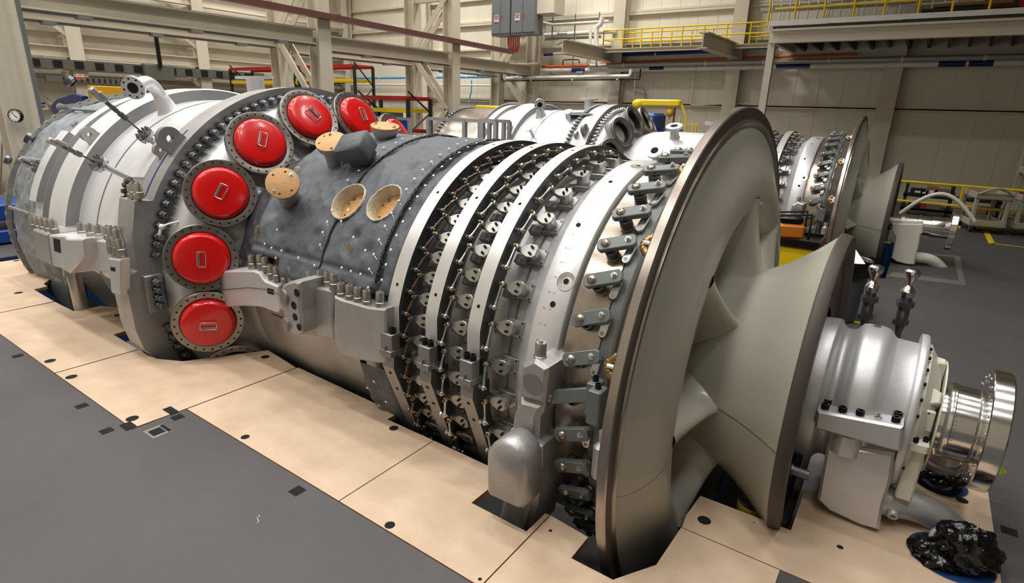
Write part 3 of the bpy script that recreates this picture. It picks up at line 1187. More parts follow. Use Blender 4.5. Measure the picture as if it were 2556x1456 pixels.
    def edge_bolts():
        mb = MB()
        for k in range(44):
            ph = 45 + k * 4.0
            T = rx(R(ph - 90)) @ tr(-9.1, 0, 1.63)
            mb.box((0, 0, 0), (.05, .065, .05), T, bev=.008)
            mb.cyl(T @ Vector((-.05, 0, .01)), T @ Vector((.05, 0, .01)), .012, 8)
        mb.mi = 1
        mb.lathe([(1.60, -9.09), (1.655, -9.09), (1.655, -9.07), (1.60, -9.07)], None, 96, 0, 2 * PI, 'X')
        for ph, x in ((112, -8.2), (128, -8.3), (139, -8.2), (155, -8.5), (170, -8.3)):
            T = frame(pol(x, 1.64, ph), (0, math.cos(R(ph)), math.sin(R(ph))))
            mb.box((0, 0, 0), (.05, .09, .012), T, bev=.004)
        return mb
    P('exhaust_edge', 'ebolts', edge_bolts, ('grey_plate', 'shiny'))

    def seams():
        mb = MB()
        for ph in (118, 148, 170):
            for k in range(34):
                x = -9.0 + k * .032
                T = rx(R(ph - 90)) @ tr(x, 0, 1.635)
                mb.box((0, 0, 0), (.028, .05, .03), T, bev=.01)
        return mb
    P('quilted_seam', 'eseams', seams, 'blanket_lt', sharp=60)


def pipe_fittings(t, near):
    P = lambda n, k, b, m, **kw: part(n, k, b, m, t, L0, **kw)

    def flanged(pts, r, fr, name, key, hole=True, seg=8):
        mb = MB()
        mb.tube(pts, r, 24, cap=False)
        d = (Vector(pts[-1]) - Vector(pts[-2])).normalized()
        F = frame(Vector(pts[-1]), d)
        mb.lathe([(r, -.03), (fr, -.028), (fr, 0), (r * .8, .001)], F, 32)
        mb.mi = 1
        mb.lathe([(r * .8, .0015), (1e-5, -.02)], F, 24)
        for k in range(seg):
            a = 2 * PI * k / seg
            mb.lathe([(.011, .0008), (1e-5, .0008)], F @ tr((r + fr) / 2 * math.cos(a), (r + fr) / 2 * math.sin(a), 0), 8)
        return mb
    b0, b1 = pol(-6.78, 1.55, 113), pol(-6.78, 1.74, 113)
    rd = Vector((0, math.cos(R(113)), math.sin(R(113))))
    el = []
    c0 = pol(-6.78, 1.80, 113)
    end = Vector((-6.80, -1.30, c0.z + .30))
    for k in range(9):
        a = R(90 * k / 8)
        el.append(c0 + rd * (.17 * math.sin(a)) + Vector((0, -1, .06)).normalized() * (.17 * (1 - math.cos(a))))
    dr = Vector((.62, -.78, 0))
    o_ = c0 + rd * .14
    L = min((abs((lambda v: 1278 + FPX * v.dot(RW[0]) / v.dot(RW[2]))(o_ + dr * l + Vector((0, 0, AZ)) - CAM) - 327), l) for l in [.1 + .01 * i for i in range(120)])[1]
    endp = o_ + dr * L
    z_ = min((abs((lambda v: 728 - FPX * v.dot(RW[1]) / v.dot(RW[2]))(endp + Vector((0, 0, dz + AZ)) - CAM) - 219), dz) for dz in [-.4 + .01 * i for i in range(80)])[1]
    endp = endp + Vector((0, 0, z_))
    el = [c0 + rd * (.14 * math.sin(R(90 * k / 8))) + (endp - c0 - rd * .14).normalized() * (.14 * (1 - math.cos(R(90 * k / 8)))) for k in range(9)]
    q = P('elbow_pipe', 'elbow', lambda: flanged([pol(-6.78, 1.55, 113)] + el + [endp], .066, .112, '', '', seg=8), ('silver', 'hole'), sharp=40)
    part('pipe_base', 'elbase', lambda: MB().lathe([(.14, 0), (.098, .06), (.08, .16), (.067, .2)], frame(pol(-6.78, 1.57, 113), rd), 32), 'silver', q)
    P('casing_nozzle', 'nozz', lambda: flanged([pol(-5.95, 1.55, 93), pol(-5.95, 1.86, 93)], .09, .19, '', '', seg=12), ('silver', 'hole'), sharp=40)

    def lug(x, ph, r0, R_, th, hr):
        mb = MB()
        n = 28
        out = [(R_ * math.cos(R(a)), R_ * .95 + R_ * math.sin(R(a))) for a in [-20 + 220 * i / n for i in range(n + 1)]]
        out = [(R_ * 1.1, -.06)] + out + [(-R_ * 1.1, -.06)]
        m = len(out)
        hol = []
        for p in out:
            a = math.atan2(p[1] - R_ * .95, p[0])
            hol.append((hr * math.cos(a), R_ * .95 + hr * math.sin(a)))
        vs = []
        for xx in (-th / 2, th / 2):
            vs += [(xx, *p) for p in out] + [(xx, *p) for p in hol]
        fs = []
        for i in range(m):
            j = (i + 1) % m
            fs += [(i, j, 2 * m + j, 2 * m + i), (m + i, m + j, 3 * m + j, 3 * m + i), (i, j, m + j, m + i), (2 * m + i, 2 * m + j, 3 * m + j, 3 * m + i)]
        mb.add(vs, fs, rx(R(ph - 90)) @ tr(x, 0, r0))
        return mb
    P('lifting_lug', 'lug1', lambda: lug(-5.36, 136.0, 1.745, .10, .06, .032), 'grey_plate')
    P('lifting_lug', 'lug2', lambda: lug(-5.52, 138.7, 1.72, .06, .05, .02), 'silver_dull')
    P('lifting_lug', 'lug3', lambda: lug(-7.10, 136.7, 1.72, .075, .06, .022), 'silver_dull')
    if near:
        def probe(x, ph, r0, rf, re):
            mb = MB()
            d = Vector((0, math.cos(R(ph)), math.sin(R(ph))))
            mb.mi = 0
            mb.cyl(pol(x, r0, ph), pol(x, rf, ph), .028, 16)
            mb.lathe([(1e-5, -.03), (.075, -.03), (.075, 0), (1e-5, 0)], frame(pol(x, rf, ph), d), 24)
            mb.mi = 1
            mb.lathe([(1e-5, .006), (.075, .006), (.075, .03), (1e-5, .03)], frame(pol(x, rf, ph), d), 24)
            for k in range(8):
                a = 2 * PI * k / 8
                F = frame(pol(x, rf, ph), d) @ tr(.058 * math.cos(a), .058 * math.sin(a), 0)
                mb.cyl(F @ Vector((0, 0, -.05)), F @ Vector((0, 0, .05)), .009, 6)
            L = re - rf
            mb.cyl(pol(x, rf, ph), pol(x, rf + L * .35, ph), .008, 8)
            mb.hexa(pol(x, rf + L * .3, ph), d, .026, L * .12)
            mb.hexa(pol(x, rf + L * .45, ph), d, .022, L * .1)
            mb.cyl(pol(x, rf + L * .35, ph), pol(x, rf + L * .62, ph), .018, 10)
            mb.mi = 0
            F = frame(pol(x, rf + L * .75, ph), d)
            mb.box((0, 0, 0), (.07, .05, L * .22), F, bev=.01)
            mb.box((.03, .02, -.03), (.03, .03, .09), F, bev=.006)
            F2 = frame(pol(x - .05, re, ph + 1.2), Vector((-.4, 0, 0)) + d)
            mb.mi = 1
            mb.lathe([(.032, 0), (.05, .02), (.05, .05), (.036, .055), (.03, .02), (1e-5, .018)], F2, 20)
            return mb
        P('instrument_probe', 'pr1', lambda: probe(-6.15, 147.4, 1.6, 1.90, 2.38), ('silver_dull', 'bolt'))
        P('instrument_probe', 'pr2', lambda: probe(-5.98, 134.2, 1.6, 1.78, 2.42), ('silver_dull', 'bolt'))
        P('instrument_probe', 'pr3', lambda: probe(-8.05, 151, 1.6, 1.72, 1.95), ('grey_plate', 'bolt'))

        def manhole():
            mb = MB()
            v = ax_y(zp((0, 180), 3.55, [(1225, 1140)])[0], -1.50)
            F = frame(v, (-.1, -1, .1))
            mb.lathe([(1e-5, -.3), (.21, -.3), (.21, .05), (1e-5, .05)], F, 36)
            for k in range(16):
                a = 2 * PI * k / 16
                bolt_hex(mb, F @ Vector((.18 * math.cos(a), .18 * math.sin(a), .05)), F.to_3x3() @ Vector((0, 0, 1)), .02, .03)
            return mb
        P('blind_flange', 'manh', manhole, 'flange_dark')
        nut_row(t, zp((0, 180), 3.55, [(1175, 1130), (1225, 1135), (1245, 1120), (1195, 1115)]), -1.66, .13, .03)
        P('blanket_plate', 'bplate', lambda: MB().box((0, 0, 0), (.22, .02, .3), frame(pol(-8.0, 1.66, 150), (0, math.cos(R(150)), math.sin(R(150)))) @ rx(PI / 2), bev=.006), 'flange_dark')

        def fit_tube():
            mb = MB()
            a = Vector(pol(-5.12, 1.70, 160))
            mb.tube([a, a + Vector((.02, .06, .02)), a + Vector((.03, .15, .03))], .008, 8)
            mb.ball(a, .022)
            mb.cyl(a + Vector((0, 0, .0)), a + Vector((-.02, -.02, -.07)), .012, 8)
            mb.ball(a + Vector((.03, .15, .03)), .014)
            return mb
        P('tube_fitting', 'ftube', fit_tube, 'white')

        def cross_lines():
            # blue paint-marker line along the joint of the two combustor flanges
            return lathe_x([(-5.421, 1.745), (-5.42, 1.7575), (-5.408, 1.7575), (-5.407, 1.745)], 60, 130, 153)
        P('marker_line', 'mline', cross_lines, 'blue')


def b_bare_shaft():
    p = [(-.45, .12), (-.30, .125), (-.12, .125), (-.115, .175), (-.06, .175), (-.055, .15), (.12, .15), (.125, .165), (.15, .165), (.155, .15), (.30, .15), (.305, .165), (.50, .165), (.515, .16), (.53, .235), (.533, .332), (.538, .336), (.615, .336), (.623, .33), (.625, .02)]
    return lathe_x(p, 96)


def front_end(t, near):
    P = lambda n, k, b, m, **kw: part(n, k, b, m, t, L0, **kw)
    f = P('bell_flange', 'bellfl', b_bell_flange, ('flange_rim', 'flange_dark'), sharp=25)
    P('bell_mouth', 'bell', b_bell, 'bell', sharp=60)
    h = P('inlet_hub', 'hub', b_hub, 'bell', sharp=60)
    for k in range(8):
        part('inlet_strut', 'strut', b_strut, 'bell', t, L0, xr(92 + 45 * k), sharp=60)
    P('throat_shade', 'throat', b_inner_dark, 'hole')
    part('hub_rim', 'hubrim', b_hub_rim, 'flange_dark', h)
    part('hub_bolt', 'hubbolt', lambda: MB().cyl(pol(-.25, .72, 199), pol(-.17, .72, 199), .026, 20).cyl(pol(-.26, .72, 199), pol(-.25, .72, 199), .032, 20), 'bolt', h)

    def seam_line():
        # the split line of the hub and bell castings
        mb = MB()
        pts = [pol(x, r + .0006, 181) for x, r in ((-.318, .945), (-.36, .905), (-.42, .85), (-.5, .785), (-.58, .73), (-.66, .685), (-.76, .64), (-.88, .6), (-1.02, .575))]
        mb.tube(pts, .0022, 5)
        pts = [pol(x, r + .0004, 187) for x, r in ((-.905, 1.553), (-.875, 1.525), (-.845, 1.475), (-.82, 1.41), (-.80, 1.34), (-.788, 1.27), (-.785, 1.20))]
        mb.tube(pts, .0016, 5)
        return mb
    P('split_line', 'seamline', seam_line, 'flange_dark')
    # bearing housing
    if not near:
        P('rotor_shaft', 'bshaft', b_bare_shaft, 'chrome', sharp=30)
        bh = P('bearing_pedestal', 'bped', lambda: face_block(HB((1020, 178), (1662, 300), (1640, 490), (1600, 500), (1565, 720), (1512, 880), (1478, 1072), (1330, 1030), (1110, 925), (1020, 840), (1040, 730), (1090, 445), (1000, 312)), -.45, .9, bev=.015), 'cream')
        dr = part('drain_pipe', 'fdrain', lambda: MB().tube([ax_y((px, py), y) for px, py, y in ((2195, 1246, -.27), (2222, 1252, -.26), (2262, 1259, -.23), (2296, 1269, -.20), (2328, 1284, -.17), (2356, 1303, -.13), (2380, 1327, -.10), (2396, 1356, -.08), (2402, 1385, -.07), (2404, 1420, -.07))], .085, 24), 'cream', bh, sharp=50)
        return
    bh = P('bearing_housing', 'bh', lambda: lathe_x([(-.30, .43), (-.30, .44), (-.222, .446), (-.21, .44), (-.195, .412), (-.175, .398), (-.15, .396), (-.125, .405), (-.11, .428), (-.095, .444), (-.07, .450), (0.0, .452), (.03, .446), (.055, .43), (.072, .405), (.085, .397), (.19, .392), (.192, .448), (.199, .452), (.222, .452), (.23, .446), (.232, .2)], 96), 'silver', sharp=50)
    part('oil_plug', 'plug', lambda: MB().lathe([(.02, -.01), (.02, .006), (.012, .007), (.011, 0), (1e-5, 0)], frame(pol(-.03, .452, 86), (0, 0, 1)), 16), 'grey_plate', bh)

    def side_flange():
        mb = face_block(HB((1020, 178), (1662, 300), (1640, 490), (1000, 312)), -.5, .3, bev=.012)
        return mb
    sf = part('housing_flange', 'bhfl', side_flange, 'silver', bh)

    def cap_bolts():
        mb = MB()
        e0, e1 = ax_y(HB((1020, 178))[0], -.5), ax_y(HB((1662, 300))[0], -.5)
        for p, y in zip(HB((1086, 170), (1072, 190), (1199, 218), (1328, 246), (1597, 298), (1590, 305)), (-.385, -.45, -.45, -.45, -.385, -.45)):
            x = ax_y(p, y).x
            socket_cap(mb, (x, y, e0.z + (e1.z - e0.z) * (x - e0.x) / (e1.x - e0.x)), (0, 0, 1), .021, .03)
        return mb
    part('cap_screws', 'bhcap', cap_bolts, 'black', sf)
    part('dowel_nut', 'bhnut', lambda: MB().hexa(ax_y(HB((1463, 270))[0], -.45) + Vector((0, 0, .0)), (0, 0, 1), .018, .04).cyl(ax_y(HB((1463, 270))[0], -.45), ax_y(HB((1463, 270))[0], -.45) + Vector((0, 0, .055)), .008, 10), 'shiny', sf)

    def sump():
        mb = face_block(HB((1115, 420), (1200, 440), (1600, 500), (1565, 720), (1512, 880), (1478, 1072), (1330, 1030), (1110, 925), (1020, 840), (1040, 730), (1090, 445)), -.45, .5, bev=.015)
        a, b = ax_y(HB((1255, 330))[0], -.40), ax_y(HB((1255, 520))[0], -.40)
        mb.cyl(a, a + Vector((0, 0, -.12)), .085, 24)
        return mb
    part('oil_sump', 'sump', sump, 'silver', bh, sharp=40)

    def drain():
        ctr = ((2195, 1246, -.27), (2222, 1252, -.26), (2262, 1259, -.23), (2296, 1269, -.20), (2328, 1284, -.17), (2356, 1303, -.13), (2380, 1327, -.10), (2396, 1356, -.08), (2402, 1385, -.07))
        c = [ax_y((px, py), y) for px, py, y in ctr]
        mb = MB().tube(c, .085, 28)
        q = c[1]
        F = frame(q + Vector((.02, -.075, -.02)), (.1, -1, -.25))
        mb.lathe([(.03, 0), (.03, .025), (.024, .03), (.014, .03), (.013, .01), (1e-5, .01)], F, 18)
        mb.tube([q + Vector((.035, .02, 0)) + Vector((.03 * 0, .087 * math.cos(a), .087 * math.sin(a))) for a in [2 * PI * i / 24 for i in range(24)]], .003, 5, closed=True)
        return mb
    part('drain_pipe', 'drain', drain, 'silver', bh, sharp=50)

    def cream_bracket():
        mb = MB()
        mb.lathe([(.40, .232), (.40, .25), (.30, .31), (.26, .32), (.2, .32)], None, 48, 0, 2 * PI, 'X')
        for d in (40, 92, 140, 215, 300):
            T = rx(R(d - 90))
            mb.prism([(.232, -.07), (.232, .07), (.325, .03), (.325, -.03)], .22, .345, T, bev=.008)
        mb.box((.275, -.36, -.03), (.09, .09, .06), None, bev=.01)
        mb.box((.275, -.30, -.22), (.08, .10, .34), None, bev=.01)
        mb.box((.285, -.315, .10), (.06, .02, .12), None, bev=.006)
        return mb
    br = part('seal_bracket', 'cream', cream_bracket, 'cream', bh)

    def br_bolts():
        mb = MB()
        for y, x in ((-.36, .255), (-.36, .30), (-.395, .257)):
            socket_cap(mb, (x, y, .0), (0, 0, 1), .013, .025)
        for d in (100, 112, 124, 136, 148, 160, 205, 220):
            socket_cap(mb, pol(.232, .42, d), (1, 0, 0), .010, .012)
        mb.lathe([(.005, .0), (1e-5, .0)], frame((.285, -.3255, .145), (0, -1, 0)), 8)
        mb.lathe([(.005, .0), (1e-5, .0)], frame((.285, -.3255, .065), (0, -1, 0)), 8)
        return mb
    part('cap_screws', 'brbolts', br_bolts, 'black', br)
    part('oil_deflector', 'defl', lambda: lathe_x([(.329, .15), (.329, .322), (.332, .325), (.336, .325), (.338, .322), (.338, .15)], 80), 'cream', bh)

    def shaft():
        p = [(.1, .17), (.37, .175), (.375, .212), (.384, .217), (.402, .217), (.405, .213), (.408, .21), (.505, .207), (.515, .20), (.519, .20), (.527, .235), (.533, .332), (.538, .336), (.615, .336), (.623, .33), (.625, .1), (.62, .02)]
        return lathe_x(p, 128)

    sh = P('rotor_shaft', 'shaft', shaft, 'chrome', sharp=30)

    def cpl_holes():
        mb = MB()
        for k in range(20):
            a = 2 * PI * k / 20
            for rr, dr in ((.295, 0), (.262, .5)):
                q = a + dr * 2 * PI / 20
                mb.cyl((.527, rr * math.cos(q), rr * math.sin(q)), (.5335, rr * math.cos(q), rr * math.sin(q)), .0085, 10)
        return mb
    part('coupling_bolts', 'cplb', cpl_holes, 'shiny', sh)

    def teeth():
        mb = MB()
        for k in range(60):
            a = 360 * k / 60
            T = rx(R(a))
            mb.box((.409, 0, .2105), (.028, .0022, .0016), T)
        return mb
    part('timing_marks', 'teeth', teeth, 'bolt', sh)


def screen_turn(M, want):
    """turn about local z that makes local x run at WANT degrees in the photo"""
    def pr(v):
        q = v - CAM
        return Vector((q.dot(RW[0]) / q.dot(RW[2]), q.dot(RW[1]) / q.dot(RW[2])))
    best = min((abs(((math.degrees(math.atan2(d.y, d.x)) - want + 90) % 180) - 90), a) for a in range(0, 180, 2) for d in [pr(M @ Vector((.05 * math.cos(R(a)), .05 * math.sin(R(a)), 0))) - pr(M @ Vector((0, 0, 0)))])
    return R(best[1])


def build_turbine(near, dy, label, cat, group):
    t = empty('gas_turbine', (0, dy, 0), 0, label, cat, group)
    P = lambda n, k, b, m, **kw: part(n, k, b, m, t, L0, **kw)
    P('compressor_case', 'ccase', b_compressor_case, 'silver_dull')
    P('inlet_case', 'icase', b_inlet_case, 'silver', sharp=50)
    P('vane_case', 'vcase', b_vane_case, 'brown_steel')
    P('drive_ring', 'gring', b_grey_ring, 'lever')
    P('turbine_case', 'tcase', lambda: shade_x_faces(b_turbine_case()), ('white_case', 'grey_plate'))
    P('split_flange', 'seg', b_split_flange, ('white_case', 'grey_plate'))
    fl = P('combustor_flange', 'cfront', b_front_flange, ('silver_dull', 'grey_plate'))
    P('combustor_flange', 'crear', b_rear_flange, ('silver_dull', 'grey_plate'))
    eb = P('joint_pad', 'ear', lambda: MB().box((-5.24, -1.685, -.01), (.06, .15, .34), None, bev=.008), 'grey_plate')
    for z in (.10, .035, -.035, -.105):
        part('stud_nut', 'earn', lambda: b_flange_bolt().rot(tr(5.26, 0, -1.66)), 'bolt', eb, (-5.21, -1.685, z))
    P('combustor_wrapper', 'wrap', b_wrapper, 'silver')
    # flange nuts: individually, on the part of the circle one can see
    degs = [61 + 3.3 * k for k in range(32)] + [165.6, 168.9, 192, 195.3, 199, 202.6, 206]
    if not near:
        degs = [60 + 3.3 * k for k in range(30)]
    for d in degs:
        part('flange_nut', 'fbolt', b_flange_bolt, 'bolt' if near else 'shiny', fl, (0, 0, 0), xr(d)) if near else part('flange_nut', 'fboltn', b_flange_bolt, 'shiny', fl, (0, 0, 0), xr(d))
    for k in range(-1, 8):
        deg = 188.96 - 21.94 * k
        c = part('combustion_can', 'can', b_can, ('silver_dull', 'can_ring', 'hole'), t)
        c.matrix_local = can_matrix(deg)
        if near and k >= 0:
            part('red_cover', 'rcov', b_red_cover, 'red', c, label='glossy red domed cover')
            hdl = part('cover_handle', 'chnd', b_cover_handle, ('shiny', 'galv'), c)
            hdl.rotation_euler = (0, 0, screen_turn(can_matrix(deg), (1, 91, 62, 78, -45, -70, -60, -60)[min(k, 7)]))
            hdl.scale = (1.2, 1.2, 1.15)
        else:
            part('can_bore', 'cbore', b_can_inside, ('chrome', 'hole', 'blue'), c)
    for q in RINGS:
        x0, x1, n = q['x0'], q['x1'], q['n']
        if not near and n == 1:
            pass
        r = P('unison_ring', 'ru%d' % n, lambda: b_ring_upper(x0, x1), ('ring_rim', 'ring_face', 'hole'), sharp=25)
        part('lower_half', 'rl%d' % n, lambda: b_ring_lower(x0, x1), ('block', 'ring_face', 'hole'), r, sharp=25)
        part('joint_block', 'rb%d' % n, lambda: b_ring_block(x0, x1), 'block', r)
        part('joint_screws', 'rs%d' % n, lambda: b_ring_bolts(x0, x1), 'black', r)
        part('joint_pin', 'rp%d' % n, lambda: b_ring_pin(x0, x1), 'shiny', r)
    rows = ((3, 130.5, 10.74, -1.898, -1.812, 6.4, -1.895, range(-5, 10)), (2, 136.2, 7.5, -2.227, -2.140, 5.3, -2.24, range(-8, 14)), (1, 129.5, 6.35, -2.535, -2.455, 5.3, -2.565, range(-8, 16)))
    for n, p0, dp, xl, xp, dl, xs, ks in rows:
        if not near:
            ks = range(-5 if n == 3 else -7, 7 if n == 3 else 9)
            if n == 1:
                continue
        for k in ks:
            v = part('vane_lever', 'lev%d' % n, lambda: b_lever(xl, xp), ('block', 'lever_plate', 'black'), t, L0, xr(p0 + dp * k))
            part('link_rod', 'lnk%d' % n, lambda: b_link(xl, dl, xs, n == 1), ('zinc' if n > 1 else 'bolt', 'brass', 'maroon'), v)
    for k in range(-7, 12):
        d = 136.95 + 9.05 * k
        if not near and d > 205:
            continue
        if k == 4:
            a = part('guide_vane_arm', 'armL', lambda: b_arm(-1.47, -1.12, -1.318, -1.15), ('lever', 'brown_steel', 'zinc', 'hole'), t, L0, xr(173.2))
        else:
            a = part('guide_vane_arm', 'arm', b_arm, ('lever', 'brown_steel', 'zinc', 'hole'), t, L0, xr(d))
        part('arm_spring', 'spr', b_spring, ('bolt', 'gold'), a)
        part('drop_link', 'dl', b_drop_link2, ('zinc', 'galv'), a)
    # ports, cast marks and crayon marks on the inlet case
    def ports():
        mb = MB()
        for x, d, r in ((-1.502, 147.6, .056), (-1.505, 100, .05)):
            T = rx(R(d - 90)) @ tr(x, 0, 1.3)
            mb.mi = 0
            mb.lathe([(r, -.01), (r * 1.02, .0015), (r * .99, .0018), (r * .97, .0004), (r * .36, -.0012), (r * .34, .002), (r * .3, .002)], T, 32)
            mb.mi = 1
            mb.lathe([(r * .3, .001), (1e-5, .001)], T, 16)
        mb.mi = 1
        for x, d, r in ((-1.540, 153.9, .0175), (-1.575, 131.5, .015), (-1.56, 113, .013)):
            mb.lathe([(r, .0012), (1e-5, .0012)], rx(R(d - 90)) @ tr(x, 0, 1.3), 18)
        return mb
    P('case_ports', 'ports', ports, ('machined', 'hole'))

    def crayon():
        mb = MB()
        rnd = random.Random(4)
        for k in range(15):
            d = 110 + 4.1 * k
            for c_, x in ((0, -1.585), (1, -1.555)):
                mb.mi = c_
                T = rx(R(d - 90)) @ tr(x + rnd.uniform(-.008, .008), 0, 1.3008) @ rz(rnd.uniform(-.5, .5))
                mb.box((0, 0, 0), (.014, .0012, .0006), T)
                mb.box((0, -.005, 0), (.0012, .010, .0006), T)
                mb.box((.009, -.003, 0), (.0012, .007, .0006), T)
        return mb
    if near:
        P('crayon_marks', 'cray', crayon, ('redpaint', 'brass'))
    joint_parts(t, near)
    pipe_fittings(t, near)
    front_end(t, near)

    def side_boxes():
        A = lambda *l: zp((900, 740), 3.55, l)
        mb = face_block(A((1963, 880), (2060, 862), (2150, 850), (2060, 905), (2055, 1082), (1965, 1050)), -1.44, .12, bev=.006)
        return mb
    sb = P('stop_block', 'sbox', lambda: MB().box((-1.105, -1.42, .195), (.07, .09, .19), None, bev=.006).box((-1.15, -1.36, .20), (.06, .09, .19), None, bev=.006), 'lever')
    part('block_screws', 'sboxs', lambda: socket_cap(socket_cap(MB(), (-1.105, -1.42, .29), (0, 0, 1), .016, .026), (-1.15, -1.36, .295), (0, 0, 1), .016, .026), 'black', sb)
    P('side_lug', 'slug', lambda: MB().box((-1.03, -1.46, -.07), (.08, .12, .22), None, bev=.025).cyl((-1.03, -1.46, .04), (-1.03, -1.46, .09), .03, 18), 'silver_dull')

    def hose():
        mb = MB()
        pts = [pol(-1.01 - .045 * math.sin(R(a)), 1.50, 90 - 2.2 + 4.4 * a / 180) for a in range(0, 181, 12)]
        mb.tube(pts, [.020 + .0035 * (i % 2) for i in range(len(pts))], 10)
        mb.mi = 1
        T = tr(-.995, 0, 1.5)
        mb.box((0, 0, 0), (.03, .085, .045), T, bev=.004)
        mb.cyl(T @ Vector((-.02, 0, .02)), T @ Vector((-.055, 0, .025)), .011, 8)
        return mb
    for d in (118, 139, 163):
        part('braided_hose', 'hose', hose, ('gold', 'white'), t, L0, xr(d))
    if near:
        near_blankets(t)
    else:
        def fcase():
            return lathe_x([(-4.66, 1.18), (-4.5, 1.24), (-4.2, 1.27), (-3.0, 1.27), (-2.9, 1.3), (-2.75, 1.3), (-2.74, 1.2)], 96)
        P('discharge_case', 'fcase', fcase, 'white_case')

        def stubs():
            mb = MB()
            for x, d, h in ((-4.0, 140, .30), (-3.9, 112, .30), (-3.35, 92, .28), (-3.0, 75, .2)):
                F = frame(pol(x, 1.2, d), (0, math.cos(R(d)), math.sin(R(d))))
                mb.mi = 0
                mb.lathe([(.12, 0), (.08, .12), (.08, h - .06), (.15, h - .05), (.15, h), (.07, h + .001)], F, 28)
                mb.mi = 1
                mb.lathe([(.07, h + .002), (1e-5, h)], F, 20)
            return mb
        P('flanged_nozzles', 'fstub', stubs, ('silver', 'hole'))

        def fexh():
            return lathe_x([(-9.3, 1.2), (-9.25, 1.56), (-9.2, 1.58), (-8.7, 1.60), (-8.0, 1.6), (-7.93, 1.75)], 96)
        P('exhaust_cone', 'fexh', fexh, 'flange_rim')

        def fnuts():
            mb = MB()
            for k in range(40):
                T = rx(R(50 + 3.6 * k - 90)) @ tr(-9.22, 0, 1.585)
                mb.box((0, 0, 0), (.07, .05, .06), T, bev=.01)
            for k in range(36):
                T = rx(R(60 + 3 * k - 90)) @ tr(-5.72, 0, 1.73)
                mb.cyl(T @ Vector((0, 0, 0)), T @ Vector((.08, 0, 0)), .028, 8)
            return mb
        P('edge_nuts', 'fnuts', fnuts, 'bolt')
        for x, d in ((-6.6, 137), (-5.95, 121)):
            q = P('small_nozzle', 'fsn%d' % int(d), lambda: MB().cyl(pol(x, 1.58, d), pol(x, 1.85, d), .035, 14).lathe([(.035, -.02), (.09, -.02), (.09, 0), (.03, .001), (1e-5, -.01)], frame(pol(x, 1.85, d), (0, math.cos(R(d)), math.sin(R(d)))), 20), 'silver')
    return t


T1 = build_turbine(True, 0, 'large silver gas turbine in front with red covers on its combustion cans', 'gas turbine', None)
T2 = build_turbine(False, 7.51, 'farther gas turbine behind the first one, bare white casing and open can mouths', 'gas turbine', None)

# ------------------------------------------------------------------ floor with its pits, and the plywood panels over the pit
K = 2.20 / 2.42


def F2(x, y):                      # survey on the first floor estimate -> floor plane
    return (x * K, (y + 3.8) * K - 3.8)


YW, XL, XC = 15.7, -24.0, -12.5    # back wall, left wall, column row


def grid_floor(holes, x0, x1, y0, y1):
    xs = sorted({x0, x1} | {v for h in holes for v in h[:2]})
    ys = sorted({y0, y1} | {v for h in holes for v in h[2:]})
    mb = MB()
    for i in range(len(xs) - 1):
        for j in range(len(ys) - 1):
            cx, cy = (xs[i] + xs[i + 1]) / 2, (ys[j] + ys[j + 1]) / 2
            if any(h[0] < cx < h[1] and h[2] < cy < h[3] for h in holes):
                continue
            mb.add([(xs[i], ys[j], 0), (xs[i + 1], ys[j], 0), (xs[i + 1], ys[j + 1], 0), (xs[i], ys[j + 1], 0)], [(0, 1, 2, 3)])
    return mb


yb1, yb2 = F2(0, -1.888)[1], F2(0, -2.285)[1]
xs1, xs2, xs3 = F2(-4.53, 0)[0], F2(-.202, 0)[0], F2(.812, 0)[0]
yb3 = F2(0, -.787)[1]
YF = 1.55
HOLES = [(-10.3, xs1, yb2, yb1), (-10.3, xs2, yb1, yb3), (-10.3, xs3, yb3, YF), (-9.9, -.12, 7.51 - 1.62, 7.51 + 1.62)]
fl = obj('floor', grid_floor(HOLES, XL, 14, -9, YW), 'floor')
tag(fl, 'dark grey coated concrete floor of the assembly hall', 'floor', kind='structure')


def pit(h, name, label):
    x0, x1, y0, y1 = h
    mb = MB()
    z = -1.7
    for a, b in (((x0, y0), (x1, y0)), ((x1, y0), (x1, y1)), ((x1, y1), (x0, y1)), ((x0, y1), (x0, y0))):
        mb.add([(*a, -.02), (*b, -.02), (*b, z), (*a, z)], [(0, 1, 2, 3)])
    mb.mi = 1
    mb.add([(x0, y0, z), (x1, y0, z), (x1, y1, z), (x0, y1, z)], [(0, 1, 2, 3)])
    tag(obj(name, mb, ('pit', 'pitfloor')), label, 'pit', kind='structure')


pit((-10.3, xs3, yb2 - .0, YF), 'wall_pit', 'blue walled pit under the front turbine')
pit(HOLES[3], 'wall_pit', 'blue walled pit under the farther turbine')


tag(obj('floor_step', MB().box((-.42, .55, -.46), (.60, 1.9, .08)), 'pitfloor'), 'grey concrete ledge in the pit under the inlet hub', 'floor', kind='structure')


def panel(poly, label, holes=(), slots=(), group='plywood floor panels round the turbine pit', raw=False):
    mb = MB()
    pts = poly if raw else [F2(*p) for p in poly]
    mb.prism(pts, -.03, .004)
    o = empty('plywood_panel', (0, 0, 0), 0, label, 'floor panel', group)
    p = obj('board', mb, ('ply', 'ply_edge'), o)
    me = p.data
    for f in me.polygons:
        f.material_index = 0 if abs(f.normal.z) > .9 else 1
    if holes or slots:
        h = MB()
        for (px, py, r) in holes:
            q = on_z(px, py, 0.005)
            r *= .78
            h.lathe([(r, 0.0003), (1e-5, 0.0003)], tr(q.x, q.y, 0.0045), 20)
            h.lathe([(r * 1.06, 0.0001), (r, .0001)], tr(q.x, q.y, 0.0045), 20)
        for (px, py, sx, sy) in slots:
            q = on_z(px, py, 0.005)
            h.box((q.x, q.y, .0046), (sx, sy, .0006))
        obj('lift_holes', h, 'hole', o)
    return o


